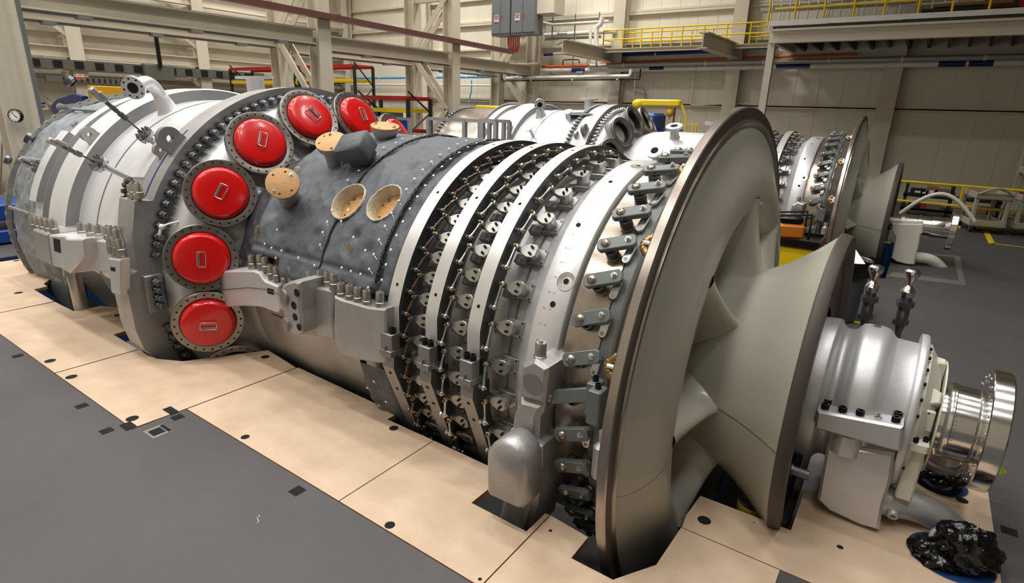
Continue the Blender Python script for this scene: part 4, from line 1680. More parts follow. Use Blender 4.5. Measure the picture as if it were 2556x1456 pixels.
P1 = [(-11.05, -2.28), (-8.37, -2.28), (-8.37, -1.555), (-9.095, -1.543), (-9.137, -1.385), (-9.289, -1.381), (-9.5, -1.228), (-10.28, -1.283), (-11.02, -1.118)]
panel(P1, 'plywood panel at the exhaust end, farthest left of the row', [(41, 651, .045), (46, 731, .05)])
P2 = [(-8.352, -2.28), (-6.09, -2.28), (-6.079, -1.584), (-6.68, -1.571), (-6.716, -1.324), (-6.953, -1.293), (-7.063, -1.195), (-7.349, -1.08), (-7.768, -1.271), (-7.814, -1.546), (-8.336, -1.555)]
panel(P2, 'plywood panel cut round the support leg under the white turbine casing', [(295, 787, .045), (125, 901, .05)])
P3 = [(-6.072, -2.28), (-4.545, -2.28), (-4.53, -1.883), (-3.14, -1.883), (-3.14, -1.0), (-4.486, -.854), (-4.519, -.88), (-5.072, -.796), (-5.457, -1.454), (-5.703, -1.578), (-5.887, -1.589), (-6.06, -1.586)]
P3a = [(-6.072, -2.28), (-4.545, -2.28), (-4.53, -1.883), (-4.505, -.87), (-5.072, -.796), (-5.457, -1.454), (-5.703, -1.578), (-5.887, -1.589), (-6.06, -1.586)]
panel(P3a, 'plywood panel cut round the lowest combustion cans, with the step in its front edge', [(178, 941, .05), (330, 1045, .05), (662, 891, .045)], [(426, 1025, .13, .06), (320, 1063, .11, .07)])
P4 = [(-4.515, -1.883), (-3.142, -1.883), (-3.136, -.99), (-3.115, -.995), (-3.115, -.887), (-4.486, -.854)]
P4 = [(-4.515, -1.883), (-2.62, -1.883), (-2.62, -1.0), (-3.12, -1.0), (-3.12, -.887), (-4.49, -.856)]
panel(P4, 'plywood panel in front of the lower grey blanket', [(612, 1091, .035)])
P5 = [(-2.612, -1.883), (-1.49, -1.883), (-1.5, -1.183), (-1.508, -1.391), (-1.935, -1.387), (-1.932, -1.005), (-2.612, -1.0)]
P5 = [(-2.612, -1.883), (-1.474, -1.883), (-1.474, -1.183), (-1.503, -1.183), (-1.508, -1.391), (-1.935, -1.387), (-1.932, -1.005), (-2.612, -1.0)]
panel(P5, 'plywood panel below the rounded silver trunnion cover', [(983, 1069, .04), (973, 1311, .035)])
P6 = [(-1.466, -1.883), (-.205, -1.883), (-.205, -.79), (-.77, -.79), (-.778, -1.172), (-.888, -1.352), (-.926, -1.417), (-1.186, -1.416), (-1.188, -1.209), (-1.466, -1.181)]
panel(P6, 'plywood panel with the corner cut out for the big dark inlet flange', [(1374, 1325, .012), (1198, 1446, .012)])
P7 = [(-.768, -.783), (.81, -.783), (.81, .10), (-.144, .10), (-.2, .09), (-.2175, .088), (-.2175, -.403), (-.772, -.41), (-.784, -.66)]
panel(P7, 'plywood panel under the shaft end with a round cutout for the drain pipe', [(1758, 1299, .045), (1882, 1305, .006), (2097, 1366, .02)])
P8 = [(-.14, .105), (.81, .105), (.812, 1.6), (-.14, 1.6)]
panel(P8, 'plywood panel behind the coupling with a round cutout for the vertical pipe', [(2401, 1249, .04)])


def floor_mark(name, polys, m, label, cat, kind=None, z=.0012):
    mb = MB()
    for p in polys:
        mb.prism(p, -.001, z)
    o = obj(name, mb, m)
    return tag(o, label, cat, kind=kind)


# dark round cutouts of the two oil pipes, with the blue pit seen inside
for (px, py, r, lab) in ((2372, 1392, .195, 'dark round cutout in the plywood under the bagged drain pipe'), (2345, 1205, .15, 'blue round cutout in the plywood under the bagged vertical pipe')):
    q = on_z(px, py, .005)
    mb = MB()
    mb.lathe([(r, .0052), (r * .985, .003), (r * .98, -.025)], tr(q.x, q.y, 0), 48)
    mb.mi = 1
    mb.lathe([(r * .985, .0046), (1e-5, .0046)], tr(q.x, q.y, 0), 48)
    tag(obj('round_cutout', mb, ('ply_edge', 'pit')), lab, 'hole')
    if r > .17:
        CUT1 = q
    else:
        CUT2 = q
for (pxs, lab) in (([(266, 1076), (293, 1076), (285, 1084)], 'square socket in the grey floor beside the plywood step'), ([(443, 1042)], 'square socket in the grey floor inside the plywood step'), ([(44, 889)], 'square socket in the grey floor at the far left'), ([(204, 1014)], 'square socket in the grey floor beside the long plywood panel'), ([(742, 1226)], 'square socket in the grey floor in front of the plywood seam'), ([(2519, 1327)], 'square socket in the grey floor at the right edge')):
    q = on_z(*pxs[0])
    tag(obj('floor_socket', MB().box((q.x, q.y, .0006), (.075, .075, .0012)), 'hole'), lab, 'floor socket', 'square floor sockets')
q = on_z(395, 1077)
o = empty('floor_outlet', (q.x, q.y, 0), 0, 'open metal outlet box sunk in the grey floor', 'floor outlet')
obj('box_rim', MB().box((0, 0, .001), (.15, .13, .002)), 'galv', o)
obj('box_opening', MB().box((.0, -.01, .0022), (.09, .08, .001)).box((0, .05, .0022), (.13, .025, .001)), 'hole', o)

# ------------------------------------------------------------------ the hall
HZ = 11.0
wb = MB()
wb.add([(XL, YW, 0), (14, YW, 0), (14, YW, HZ), (XL, YW, HZ)], [(0, 1, 2, 3)])
o = tag(obj('wall_back', wb, 'wall'), 'cream painted metal back wall with vertical panel joints', 'wall', kind='structure')
jb = MB()
for k in range(60):
    x = XL + .3 + k * .63
    jb.box((x, YW - .004, HZ / 2), (.012, .008, HZ))
obj('panel_joints', jb, 'girt', o)
wl = MB()
wl.add([(XL, -9, 0), (XL, YW, 0), (XL, YW, HZ), (XL, -9, HZ)], [(0, 1, 2, 3)])
tag(obj('wall_left', wl, 'wall'), 'cream painted metal wall at the exhaust end of the turbines', 'wall', kind='structure')
tag(obj('wall_front', MB().add([(XL, -9, 0), (14, -9, 0), (14, -9, HZ), (XL, -9, HZ)], [(0, 1, 2, 3)]), 'wall'), 'cream painted metal wall behind the camera', 'wall', kind='structure')
tag(obj('wall_right', MB().add([(14, -9, 0), (14, YW, 0), (14, YW, HZ), (14, -9, HZ)], [(0, 1, 2, 3)]), 'wall'), 'cream painted metal wall beyond the shaft ends', 'wall', kind='structure')
tag(obj('ceiling', MB().add([(XL, -9, HZ), (14, -9, HZ), (14, YW, HZ), (XL, YW, HZ)], [(0, 1, 2, 3)]), 'ceil'), 'pale metal roof deck of the hall', 'ceiling', kind='structure')


def ibeam(mb, a, b, w, h, t=.03, up=(0, 0, 1)):
    """I-section between two points: flanges across UP"""
    a, b = Vector(a), Vector(b)
    d = (b - a)
    L = d.length
    T = frame(a, d, Vector(up))          # local x = up, z = along
    mb.box((0, 0, L / 2), (h - 2 * t, t, L), T)
    mb.box((h / 2 - t / 2, 0, L / 2), (t, w, L), T)
    mb.box((-h / 2 + t / 2, 0, L / 2), (t, w, L), T)
    return mb


def structure(name, mb, m, label, cat, group=None):
    return tag(obj(name, mb, m), label, cat, group, 'structure')


# horizontal girts of both walls, one row per height, taken where the photo shows them
for px, py in ((1050, 12), (1225, 58), (1190, 123), (1560, 28), (1150, 249), (2100, 266)):
    p = on_y(px, py, YW - .1)
    structure('trim_girt', MB().box(((XL + 14) / 2, YW - .05, p.z), (14 - XL, .1, .03)).box(((XL + 14) / 2, YW - .1, p.z - .02), (14 - XL, .02, .07)), 'girt', 'horizontal steel girt %.1f m up the back wall' % p.z, 'girt', 'girts of the back wall')
for px, py in ((640, 45), (600, 70), (330, 92), (330, 160), (300, 185), (300, 207)):
    p = on_x(px, py, XL + .1)
    structure('trim_girt', MB().box((XL + .1, (YW - 9) / 2, p.z), (.2, YW + 9, .03)).box((XL + .2, (YW - 9) / 2, p.z - .05), (.02, YW + 9, .12)), 'girt', 'horizontal steel girt %.1f m up the left wall' % p.z, 'girt', 'girts of the left wall')


def col(name, x, y, label, w=.36, d=.36, z1=HZ, m='steel_beige', dirx=False):
    mb = MB()
    ibeam(mb, (x, y, 0), (x, y, z1), w, d, .035, (1, 0, 0) if dirx else (0, 1, 0))
    return structure(name, mb, m, label, 'column')


def laced(y, label, px=None, w=.36):
    """pair of columns joined by diagonal bracing, front one on the row XC"""
    x0, x1 = XC, XC - 1.62
    o = empty('laced_column', (0, 0, 0), 0, label, 'column', None, 'structure')
    obj('column_shaft', ibeam(MB(), (x0, y, 0), (x0, y, HZ), w, .40, .04, (1, 0, 0)), 'steel_beige', o)
    obj('column_shaft', ibeam(MB(), (x1, y, 0), (x1, y, HZ), w, .40, .04, (1, 0, 0)), 'steel_beige', o)
    mb = MB()
    zs = [.4, 2.1, 3.75, 5.3, 6.9, 8.5]
    for i, z in enumerate(zs[:-1]):
        a, b = (x0 - .1, x1 + .1) if i % 2 else (x1 + .1, x0 - .1)
        for dy in (-.15, .15):
            T0 = Vector((a, y + dy, z))
            T1 = Vector((b, y + dy, zs[i + 1]))
            T = frame(T0, T1 - T0, (0, 1, 0))
            mb.box((0, 0, (T1 - T0).length / 2), (.03, .17, (T1 - T0).length), T)
        mb.box(((x0 + x1) / 2, y, zs[i + 1]), (1.4, .2, .14))
    obj('bracing', mb, 'steel_beige', o)
    return o


def ycol(px, py):                      # where the column row XC is seen at this pixel
    return on_x(px, py, XC).y


YA, YB, YC_, YD = ycol(16, 150), ycol(800, 130), ycol(1127, 150), ycol(1342, 150)
laced(YB, 'braced pair of steel columns behind the red cans, in front of the racks')
laced(YC_, 'braced pair of steel columns in the middle of the back wall, blue pipe behind')
laced(min(YD, YW - .5), 'braced pair of steel columns below the grey electrical cabinets')
laced(YA, 'steel column at the left edge of the picture, carrying a clock', w=.5)


def runway(px0, px1, y0, y1, x, dz, label, h, depth, lights=0):
    z0, z1 = on_x(*px0, x).z, on_x(*px1, x).z
    o = empty('runway_beam', (0, 0, 0), 0, label, 'beam', None, 'structure')
    z = (z0 + z1) / 2 if dz is None else dz
    obj('girder', ibeam(MB(), (x, y0, z), (x, y1, z), .30, h, .035), 'steel_beige', o)
    mb = MB()
    n = int(abs(y1 - y0) / 1.5)
    for k in range(n):
        mb.box((x + .16, y0 + (k + .5) * (y1 - y0) / n, z - h / 2 - .04), (.18, .22, .07))
    obj('rail_clips', mb, 'galv', o)
    obj('conduit', MB().cyl((x + .1, y0, z - h / 2 - .03), (x + .1, y1, z - h / 2 - .03), .02, 8), 'galv', o)
    return o


zA = on_x(780, 92, XC).z
zB = on_x(1110, 146, XC).z
zC = on_x(1330, 178, XC).z
ZR = (zA + zB + zC) / 3
for (y0, y1, zz, lab) in ((YA, YB, zA, 'crane runway beam across the upper left'), (YB, YC_, zB, 'crane runway beam between the two middle braced columns'), (YC_, min(YD, YW - .5), zC, 'crane runway beam ending at the cabinets')):
    runway((0, 0), (0, 0), y0 + .2, y1 - .2, XC, zz, 'front ' + lab, .34, .3)
    runway((0, 0), (0, 0), y0 + .2, y1 - .2, XC - 1.62, zz, 'rear ' + lab, .34, .3)
p = on_x(850, 48, XC + .3)
q = on_x(1250, 125, XC + .3)
mr = MB()
d = (q - p)
p0, p1 = p - d * .8, q + d * .1
T = frame(p0, p1 - p0, (0, 0, 1))
mr.box((0, 0, (p1 - p0).length / 2), (.13, .18, (p1 - p0).length))
mr.rot(T)
tag(obj('busbar_rail', mr, 'maroon'), 'dull maroon busbar rail running above the runway beams', 'rail')

# left wall columns and their beams
for px, lab in ((185, 'plain steel column on the left wall near the red signs'), (500, 'plain steel column on the left wall behind the elbow pipe')):
    pp = on_x(px, 120, XL + .9)
    structure('wall_column', ibeam(MB(), (pp.x, pp.y, 0), (pp.x, pp.y, HZ), .42, .3, .04, (1, 0, 0)), 'girt', lab, 'column')
    mb = MB()
    for k, z in enumerate((1.2, 2.6, 4.0, 5.4)):
        a, b = Vector((pp.x, pp.y - .1, z)), Vector((XL + .1, pp.y - 1.2, z + 1.2))
        T = frame(a, b - a, (0, 0, 1))
        mb.box((0, 0, (b - a).length / 2), (.1, .1, (b - a).length), T)
        mb.box((XL + .5, pp.y - .1, z), (.8, .1, .1))
    structure('wall_brace', mb, 'girt', 'diagonal braces beside the ' + lab[6:], 'brace')
for px, py, h, lab in ((330, 143, .34, 'low wall beam of the left wall'), (650, 25, .5, 'deep upper beam of the left wall')):
    pp = on_x(px, py, XL + .8)
    structure('wall_beam', ibeam(MB(), (XL + .8, -3, pp.z), (XL + .8, YW, pp.z), .3, h, .03), 'girt', lab, 'beam')

# bus ducts on the left wall
for (pa, pb, s, lab) in (((65, 158), (600, 187), .30, 'upper dark slotted bus duct along the left wall'), ((205, 196), (300, 208), .18, 'lower thin slotted bus duct along the left wall')):
    a = on_x(*pa, XL + 1.1)
    b = on_x(*pb, XL + 1.1)
    z = (a.z + b.z) / 2
    o = empty('bus_duct', (0, 0, 0), 0, lab, 'bus duct')
    obj('housing', MB().box((XL + 1.1, (a.y + b.y) / 2, z), (.16, b.y - a.y + 2, s)), 'duct', o)
    mb = MB()
    n = 14
    for k in range(n):
        mb.box((XL + 1.19, a.y - .6 + (k + .4) * (b.y - a.y + 1.2) / n, z), (.02, (b.y - a.y) / n * .5, s * .7))
    obj('vent_slots', mb, 'hole', o)
a = on_x(395, 182, XL + 1.2)
tag(obj('tap_box', MB().box((a.x, a.y, a.z), (.3, 1.0, .55), None, bev=.03), 'duct'), 'green-grey tap box hung on the upper bus duct', 'box')
a, b = on_x(384, 55, XL + 1.4), on_x(391, 168, XL + 1.4)
tag(obj('drop_pole', MB().cyl((a.x, a.y, a.z), (a.x, a.y, b.z), .07, 14), 'black'), 'thick black drop pole above the tap box', 'pole')
for px, py, lab in ((300, 166, 'blue pipe below the low beam of the left wall'),):
    pp = on_x(px, py, XL + .4)
    tag(obj('wall_pipe', MB().cyl((pp.x, -2, pp.z - .05), (pp.x, YW, pp.z - .05), .07, 12), 'blue'), lab, 'pipe')
# conduit beside the left column, clock, signs
a, b = on_x(62, 90, XC + .6), on_x(103, 290, XC + .6)
tag(obj('conduit', MB().tube([(a.x, a.y - .02, HZ), (a.x, (a.y + b.y) / 2, (a.z + b.z) / 2), (a.x, b.y, 0)], .035, 8), 'cab'), 'thin grey conduit rising beside the left column', 'conduit')
ck = on_x(40, 289, XC + .34)
o = empty('wall_clock', (ck.x, ck.y, ck.z), 0, 'round white wall clock with a dark rim on the left column', 'clock')
T = ry(PI / 2) @ rz(0)
rck = .105
TT = frame((0, 0, 0), (.62, -.78, .08))
obj('rim', MB().lathe([(rck * .88, .03), (rck * .92, .045), (rck, .03), (rck, -.02), (1e-5, -.02)], TT, 32), 'black', o)
obj('dial', MB().lathe([(rck * .9, .03), (1e-5, .03)], TT, 32), 'white', o)
mk = MB()
for k in range(12):
    mk.box((0, rck * .74, .032), (.008, .02, .002), TT @ rz(k * PI / 6))
obj('hour_marks', mk, 'black', o)
obj('hour_hand', MB().box((0, .024, .034), (.010, .05, .002), TT @ rz(R(-122))), 'black', o)
obj('minute_hand', MB().box((0, .033, .036), (.007, .072, .002), TT @ rz(R(35))), 'black', o)


def text_part(name, s, size, T, m, parent, ext=.001, label=None):
    cu = bpy.data.curves.new(name, 'FONT')
    cu.body = s
    cu.size = size
    cu.align_x = 'CENTER'
    cu.align_y = 'CENTER'
    cu.extrude = ext
    tmp = bpy.data.objects.new(name, cu)
    COL.objects.link(tmp)
    bpy.context.view_layer.update()
    dg = bpy.context.evaluated_depsgraph_get()
    me = bpy.data.meshes.new_from_object(tmp.evaluated_get(dg))
    bpy.data.objects.remove(tmp)
    bpy.data.curves.remove(cu)
    me.transform(T)
    me.materials.clear()
    me.materials.append(MT[m])
    o = bpy.data.objects.new(name, me)
    COL.objects.link(o)
    o.parent = parent
    return o


p = on_x(195, 192, XL + 1.35)
for k in range(2):
    o = empty('pictogram_sign', (p.x, p.y + k * .13, p.z), 0, ('small red and white pictogram sign on the left wall column, wider one', 'narrow red and white pictogram sign beside the wider one on the left wall column')[k], 'sign')
    w = (.10, .07)[k]
    obj('board', MB().box((0, 0, 0), (.012, w, .17)), 'white', o)
    obj('pictogram', MB().box((.008, 0, -.035), (.006, w * .82, .08)), 'sign_red', o)
    obj('sign_line', MB().box((.008, 0, .05), (.006, w * .82, .02)), 'sign_red', o)
p = on_x(94, 262, XL + .3)
o = empty('notice', (p.x, p.y, p.z), 0, 'small white notice with two blue lines of writing on the left wall', 'notice')
obj('paper', MB().box((0, 0, 0), (.01, .55, .3)), 'white', o)
obj('writing', MB().box((.007, 0, .05), (.004, .42, .05)).box((.007, 0, -.05), (.004, .36, .05)), 'blue', o)

# ------------------------------------------------------------------ pipes on the back wall


def wpipe(pts, y, r, m, label, group=None, name='wall_pipe', flat=True, rings=0, rm='girt', band=None):
    """pipe on the plane y through photo points; the run is levelled"""
    q = [on_y(px, py, y) for px, py in pts]
    o = empty(name, (0, 0, 0), 0, label, 'pipe', group)
    out = []
    for i, v in enumerate(q):
        if 0 < i < len(q) - 1:
            a, b = (q[i - 1] - v).normalized(), (q[i + 1] - v).normalized()
            k = min(r * 2.2, (q[i - 1] - v).length * .4, (q[i + 1] - v).length * .4)
            out += [v + a * k, v + (a + b) * k * .3, v + b * k]
        else:
            out.append(v)
    obj('pipe_run', MB().tube(out, r, 12), m, o)
    mb = MB()
    n = 0
    for i in range(len(q) - 1):
        L = (q[i + 1] - q[i]).length
        d = (q[i + 1] - q[i]).normalized()
        for k in range(1, int(L / 1.7) + 1):
            c = q[i] + d * (k * 1.7 - .4)
            mb.cyl(c - d * .03, c + d * .03, r * 1.12, 12)
            n += 1
    if n:
        obj('clamps', mb, rm, o)
    if band:
        for px, w in band[0]:
            c = on_y(px, pts[0][1] + (pts[-1][1] - pts[0][1]) * (px - pts[0][0]) / (pts[-1][0] - pts[0][0]), y)
            d = (q[-1] - q[0]).normalized()
            obj('marker_band', MB().cyl(c - d * w / 2, c + d * w / 2, r * 1.03, 14), band[1], o)
    return o


Y1 = YW - .35
wpipe([(840, 195.5), (1240, 191.5)], Y1, .055, 'skyblue', 'sky blue pipe along the back wall, higher of the blue and white pair')
wpipe([(850, 210.5), (1240, 213.5)], Y1, .036, 'whitepipe', 'thin white pipe along the back wall just below the sky blue pipe')
wpipe([(1236, 183), (1234, 268)], Y1 - .1, .04, 'skyblue', 'vertical sky blue drop pipe beside the braced column')
wpipe([(1177, 200), (1176, 232), (1172, 243), (1171, 262)], Y1, .03, 'skyblue', 'thin sky blue drop pipe with a kink below the sky blue main')
wpipe([(1350, 177), (1640, 172.5), (2556, 156)], YW - .45, .075, 'whitepipe', 'long thick white pipe with dark blue markers running to the right edge', band=([(1445, .55), (1640, .5), (1980, .9), (2410, 1.1)], 'dkblue'))
wpipe([(1469, 148), (1471, 165), (1660, 160), (2556, 141)], YW - .6, .07, 'greypipe', 'long pale grey pipe just above the thick white pipe')
wpipe([(1265, 196), (1380, 193.5), (1574, 190), (1575, 173)], YW - 1.0, .06, 'whitepipe', 'white pipe in front of the wall that turns up at its right end', band=([(1290, .25), (1448, .25)], 'zinc'))
wpipe([(1253, 178), (1253, 202), (1597, 198), (1599, 172)], YW - 1.1, .022, 'black', 'thin black pipe looped below the white pipe')
wpipe([(1352, 166.5), (1470, 164)], YW - .3, .045, 'orange', 'bright orange pipe between the cabinets and the catwalk', rm='orange')
wpipe([(1500, 158), (1700, 150), (2140, 135)], YW - .25, .035, 'orange', 'long orange pipe running in under the mezzanine', rm='amber')
wpipe([(1355, 137), (1405, 133)], YW - .35, .05, 'whitepipe', 'short white pipe stub behind the first cantilever beam', band=([(1370, .4)], 'dkblue'))
wpipe([(1275, 162), (1346, 159.5), (1353, 55), (1378, 62), (1520, 53)], YW - .8, .045, 'whitepipe', 'white pipe rising in front of the column and running right', band=([(1400, .3)], 'zinc'))
wpipe([(1360, 88), (1400, 86), (1480, 81), (1540, 78)], YW - .5, .075, 'whitepipe', 'thick white insulated pipe behind the catwalk', band=([(1405, .4)], 'zinc'))
wpipe([(1360, 98), (1500, 92)], YW - .45, .045, 'greypipe', 'grey pipe with red valves below the thick insulated pipe')
wpipe([(1503, 44), (1500, 62), (1489, 66), (1488, 118)], YW - 1.2, .08, 'whitepipe', 'white riser with a bulging vessel at the end of the catwalk')
wpipe([(1474, 75), (1473, 112)], YW - 1.2, .055, 'whitepipe', 'short white riser left of the bulging vessel')
wpipe([(1735, 162), (1724, 262), (1868, 258)], YW - .2, .022, 'whitepipe', 'thin white pipe dropping down the wall and turning right')
wpipe([(1562, 202), (1580, 217), (1607, 222), (1612, 236), (1611, 262)], YW - .2, .03, 'greypipe', 'grey conduit with an S bend above the yellow jib')
wpipe([(1587, 165), (1582, 250)], YW - .4, .022, 'whitepipe', 'thin white pipe hanging left of the S bend conduit')
wpipe([(1405, 163), (1405, 150), (1425, 149), (1445, 149), (1446, 158)], YW - .6, .018, 'black', 'thin black pipe bridge with a valve above the orange pipe')
wpipe([(1545, 138), (1700, 132), (1775, 129)], YW - .3, .045, 'blue', 'dark blue pipe under the catwalk')
wpipe([(1050, 249), (1250, 251)], YW - .3, .02, 'girt', 'thin cream conduit low on the back wall') if 0 else None
for px, top, bot in ((1437, 35, 165), (1497, 30, 170), (1380, 42, 100)):
    a, b = on_y(px, top, YW - .7), on_y(px, bot, YW - .7)
    tag(obj('hanger_rod', MB().cyl((a.x, a.y, a.z), (a.x, a.y, b.z), .02, 8), 'cab'), {1437: 'dark hanger rod in the middle above the orange pipe', 1497: 'dark hanger rod right beside the white riser', 1380: 'short dark hanger rod nearest the cabinets'}[px], 'rod')

# cabinets
YCAB = YW - 2.0


def cabinet(px0, px1, pyb, label):
    a, b = on_y(px0, pyb, YCAB), on_y(px1, pyb - 3, YCAB)
    z0 = (a.z + b.z) / 2
    w = b.x - a.x
    o = empty('electrical_cabinet', (a.x + w / 2, YCAB, z0), 0, label, 'cabinet', 'grey electrical cabinets')
    obj('body', MB().box((0, .25, .95), (w, .5, 1.9), None, bev=.01), 'cab', o)
    obj('door', MB().box((-w * .25, -.012, .97), (w * .48, .024, 1.8), None, bev=.006), 'cab', o)
    obj('door', MB().box((w * .25, -.012, .97), (w * .48, .024, 1.8), None, bev=.006), 'cab', o)
    s = obj('warning_sign', MB().box((-w * .22, -.028, .55), (.18, .006, .24)), 'white', o)
    obj('sign_header', MB().box((-w * .22, -.032, .63), (.17, .004, .07)).box((-w * .22, -.032, .45), (.15, .004, .03)), 'sign_red', s)
    text_part('sign_text', 'DANGER', .038, tr(-w * .22, -.036, .632) @ rx(PI / 2), 'white', s)
    obj('sign_lines', MB().box((-w * .22, -.032, .565), (.14, .004, .02)).box((-w * .22, -.032, .525), (.14, .004, .02)), 'black', s)
    obj('latch', MB().box((w * .06, -.03, .6), (.03, .02, .07)), 'sign_red', o)
    return o


cabinet(1227, 1272, 91, 'left one of the two grey electrical cabinets hung on the braced column')
cabinet(1275, 1334, 88, 'right one of the two grey electrical cabinets, above the red hoses')
a, b = on_y(1266, 96, YW - 1.6), on_y(1296, 130, YW - 1.6)
for k in range(7):
    x = a.x + (b.x - a.x) * (k + .5) / 7
    pts = [(x, a.y, a.z + .15), (x + .02, a.y, (a.z + b.z) / 2), (x + (a.x + b.x - 2 * x) * .12, a.y, b.z)]
    tag(obj('power_cable', MB().tube(pts, .026, 8), 'hose_org'), 'red power cable in the bundle hanging below the right grey cabinet', 'cable', 'red cables below the cabinets')
a, b = on_y(1337, 36, YW - 1.9), on_y(1382, 36, YW - 1.9)
o = tag(obj('air_duct', MB().prism([(0, 0), (b.x - a.x, 0), (b.x - a.x, 2.5), (0, 2.5)], 0, .7, tr(a.x, YW - 1.9, a.z) @ Matrix(((1, 0, 0, 0), (0, 0, 1, 0), (0, 1, 0, 0), (0, 0, 0, 1))), bev=.02), 'steel_beige'), 'square cream duct beside the right cabinet', 'duct')

# catwalk with railings and its cantilever beams
YCW = YW - 1.1
zt, zb = on_y(1700, 115.5, YCW).z, on_y(1700, 126, YCW).z
x0, x1 = on_y(1505, 120, YCW).x, on_y(1930, 110, YCW).x
cw = empty('catwalk', (0, 0, 0), 0, 'cream steel catwalk along the back wall with yellow railings', 'catwalk')
obj('edge_beam', ibeam(MB(), (x0, YCW, (zt + zb) / 2), (x1 - .1, YCW, (zt + zb) / 2), .2, zt - zb, .02), 'steel_beige', cw)
obj('walkway', MB().box(((x0 + x1) / 2, (YCW + YW) / 2, zt - .02), (x1 - x0 - .2, YW - YCW, .04)), 'deck', cw)


def railing(parent, p0, p1, z, h, n, m='yellow', r=.022, rails=(1.0, .5), posts=True):
    p0, p1 = Vector((p0[0], p0[1], 0)), Vector((p1[0], p1[1], 0))
    for k in rails:
        obj('rail', MB().cyl((p0.x, p0.y, z + h * k), (p1.x, p1.y, z + h * k), r, 10), m, parent)
    if posts:
        for k in range(n + 1):
            q = p0.lerp(p1, k / n)
            obj('post', MB().cyl((q.x, q.y, z), (q.x, q.y, z + h), r, 10), m, parent)


hr = on_y(1700, 66, YCW).z - zt
railing(cw, (x0, YCW), (x1, YCW), zt, hr, 8)
railing(cw, (x0, YW - .25), (x1, YW - .25), zt, hr, 8)
railing(cw, (x0, YCW), (x0, YW - .25), zt, hr, 1)
YM = 12.85
for (xa, pt, pb, lab) in ((on_y(1507, 120, YCW).x, (1405, 98), (1405, 134), 'left cream cantilever beam sticking out from the catwalk'), (on_y(1828, 107, YCW).x, (1757, 79), (1757, 121), 'right cream cantilever beam sticking out from the catwalk')):
    ya = (xa - 0) / (ray(*pt).x / ray(*pt).y) - 3.8
    za, zb_ = on_y(pt[0], pt[1], ya).z, on_y(pb[0], pb[1], ya).z
    tag(obj('cantilever_beam', ibeam(MB(), (xa, ya, (za + zb_) / 2), (xa, YW, (za + zb_) / 2), .26, za - zb_, .03), 'steel_beige'), lab, 'beam', kind='structure')

# mezzanine
zmt, zmb = on_y(1911, 67, YM).z, on_y(1918, 109, YM).z
xm = on_y(1925, 100, YM).x
zk = on_y(1911, 55, YM).z
mz = empty('mezzanine', (0, 0, 0), 0, 'cream steel mezzanine platform at the upper right on a thin post', 'mezzanine')
XR = 7.0
obj('front_beam', MB().box(((xm + XR) / 2, YM + .03, (zmt + zmb) / 2 - .04), (XR - xm, .05, zmt - zmb - .1)).box(((xm + XR) / 2, YM, zmb + .02), (XR - xm, .2, .04)).box(((xm + XR) / 2, YM - .02, zmt - .10), (XR - xm, .24, .05)), 'mezz', mz)
obj('side_beam', MB().box((xm, (YM + YW) / 2, (zmt + zmb) / 2), (.12, YW - YM, zmt - zmb - .05)), 'mezz', mz)
obj('deck_plate', MB().box(((xm + XR) / 2, (YM + YW) / 2, zmt - .03), (XR - xm, YW - YM, .06)), 'deck', mz)
for k in range(26):
    x = xm + .35 + k * .42
    if x < XR:
        obj('joist', MB().box((x, (YM + YW) / 2, zmb + .16), (.07, YW - YM - .2, .22)), 'deck', mz)
obj('kick_plate', MB().box(((xm + XR) / 2, YM - .1, (zk + zmt) / 2), (XR - xm + .2, .02, zk - zmt)), 'kick', mz)
obj('post', MB().box((xm + .02, YM + .1, zmb / 2), (.17, .17, zmb)), 'mezz', mz)
for px, py in ((1917, 54), (1982, 50), (2054, 46), (2128, 43), (2205, 38), (2290, 34), (2375, 29), (2468, 24)):
    q = on_y(px, py, YM - .08)
    obj('railing_post', MB().cyl((q.x, q.y, zmt), (q.x, q.y, zmt + 1.15), .026, 10), 'yellow', mz)
zr = on_y(1921, 24, YM - .08).z
for z in (zr, zr + .45):
    obj('rail', MB().cyl((xm, YM - .08, z), (XR, YM - .08, z), .026, 10), 'yellow', mz)
bc = on_y(2215, 250, YW - .3)
structure('wall_column', ibeam(MB(), (bc.x, bc.y, 0), (bc.x, bc.y, HZ), .42, .35, .03, (0, 1, 0)), 'steel_beige', 'steel column on the back wall under the mezzanine', 'column')
bc = on_y(1832, 190, YW - .3)
structure('wall_column', ibeam(MB(), (bc.x, bc.y, 0), (bc.x, bc.y, HZ), .40, .35, .03, (0, 1, 0)), 'steel_beige', 'steel column on the back wall left of the mezzanine', 'column')
bc = on_y(1540, 190, YW - .3)
structure('wall_column', ibeam(MB(), (bc.x, bc.y, 0), (bc.x, bc.y, HZ), .40, .35, .03, (0, 1, 0)), 'steel_beige', 'steel column on the back wall behind the end of the catwalk', 'column')
bc = on_y(865, 60, YW - .3)
structure('wall_column', ibeam(MB(), (bc.x, bc.y, 0), (bc.x, bc.y, HZ), .34, .3, .03, (0, 1, 0)), 'girt', 'steel column on the back wall nearest the left corner', 'column')
bc = on_y(1062, 120, YW - .3)
structure('wall_column', ibeam(MB(), (bc.x, bc.y, 0), (bc.x, bc.y, HZ), .34, .3, .03, (0, 1, 0)), 'girt', 'steel column on the back wall behind the middle braced pair', 'column')
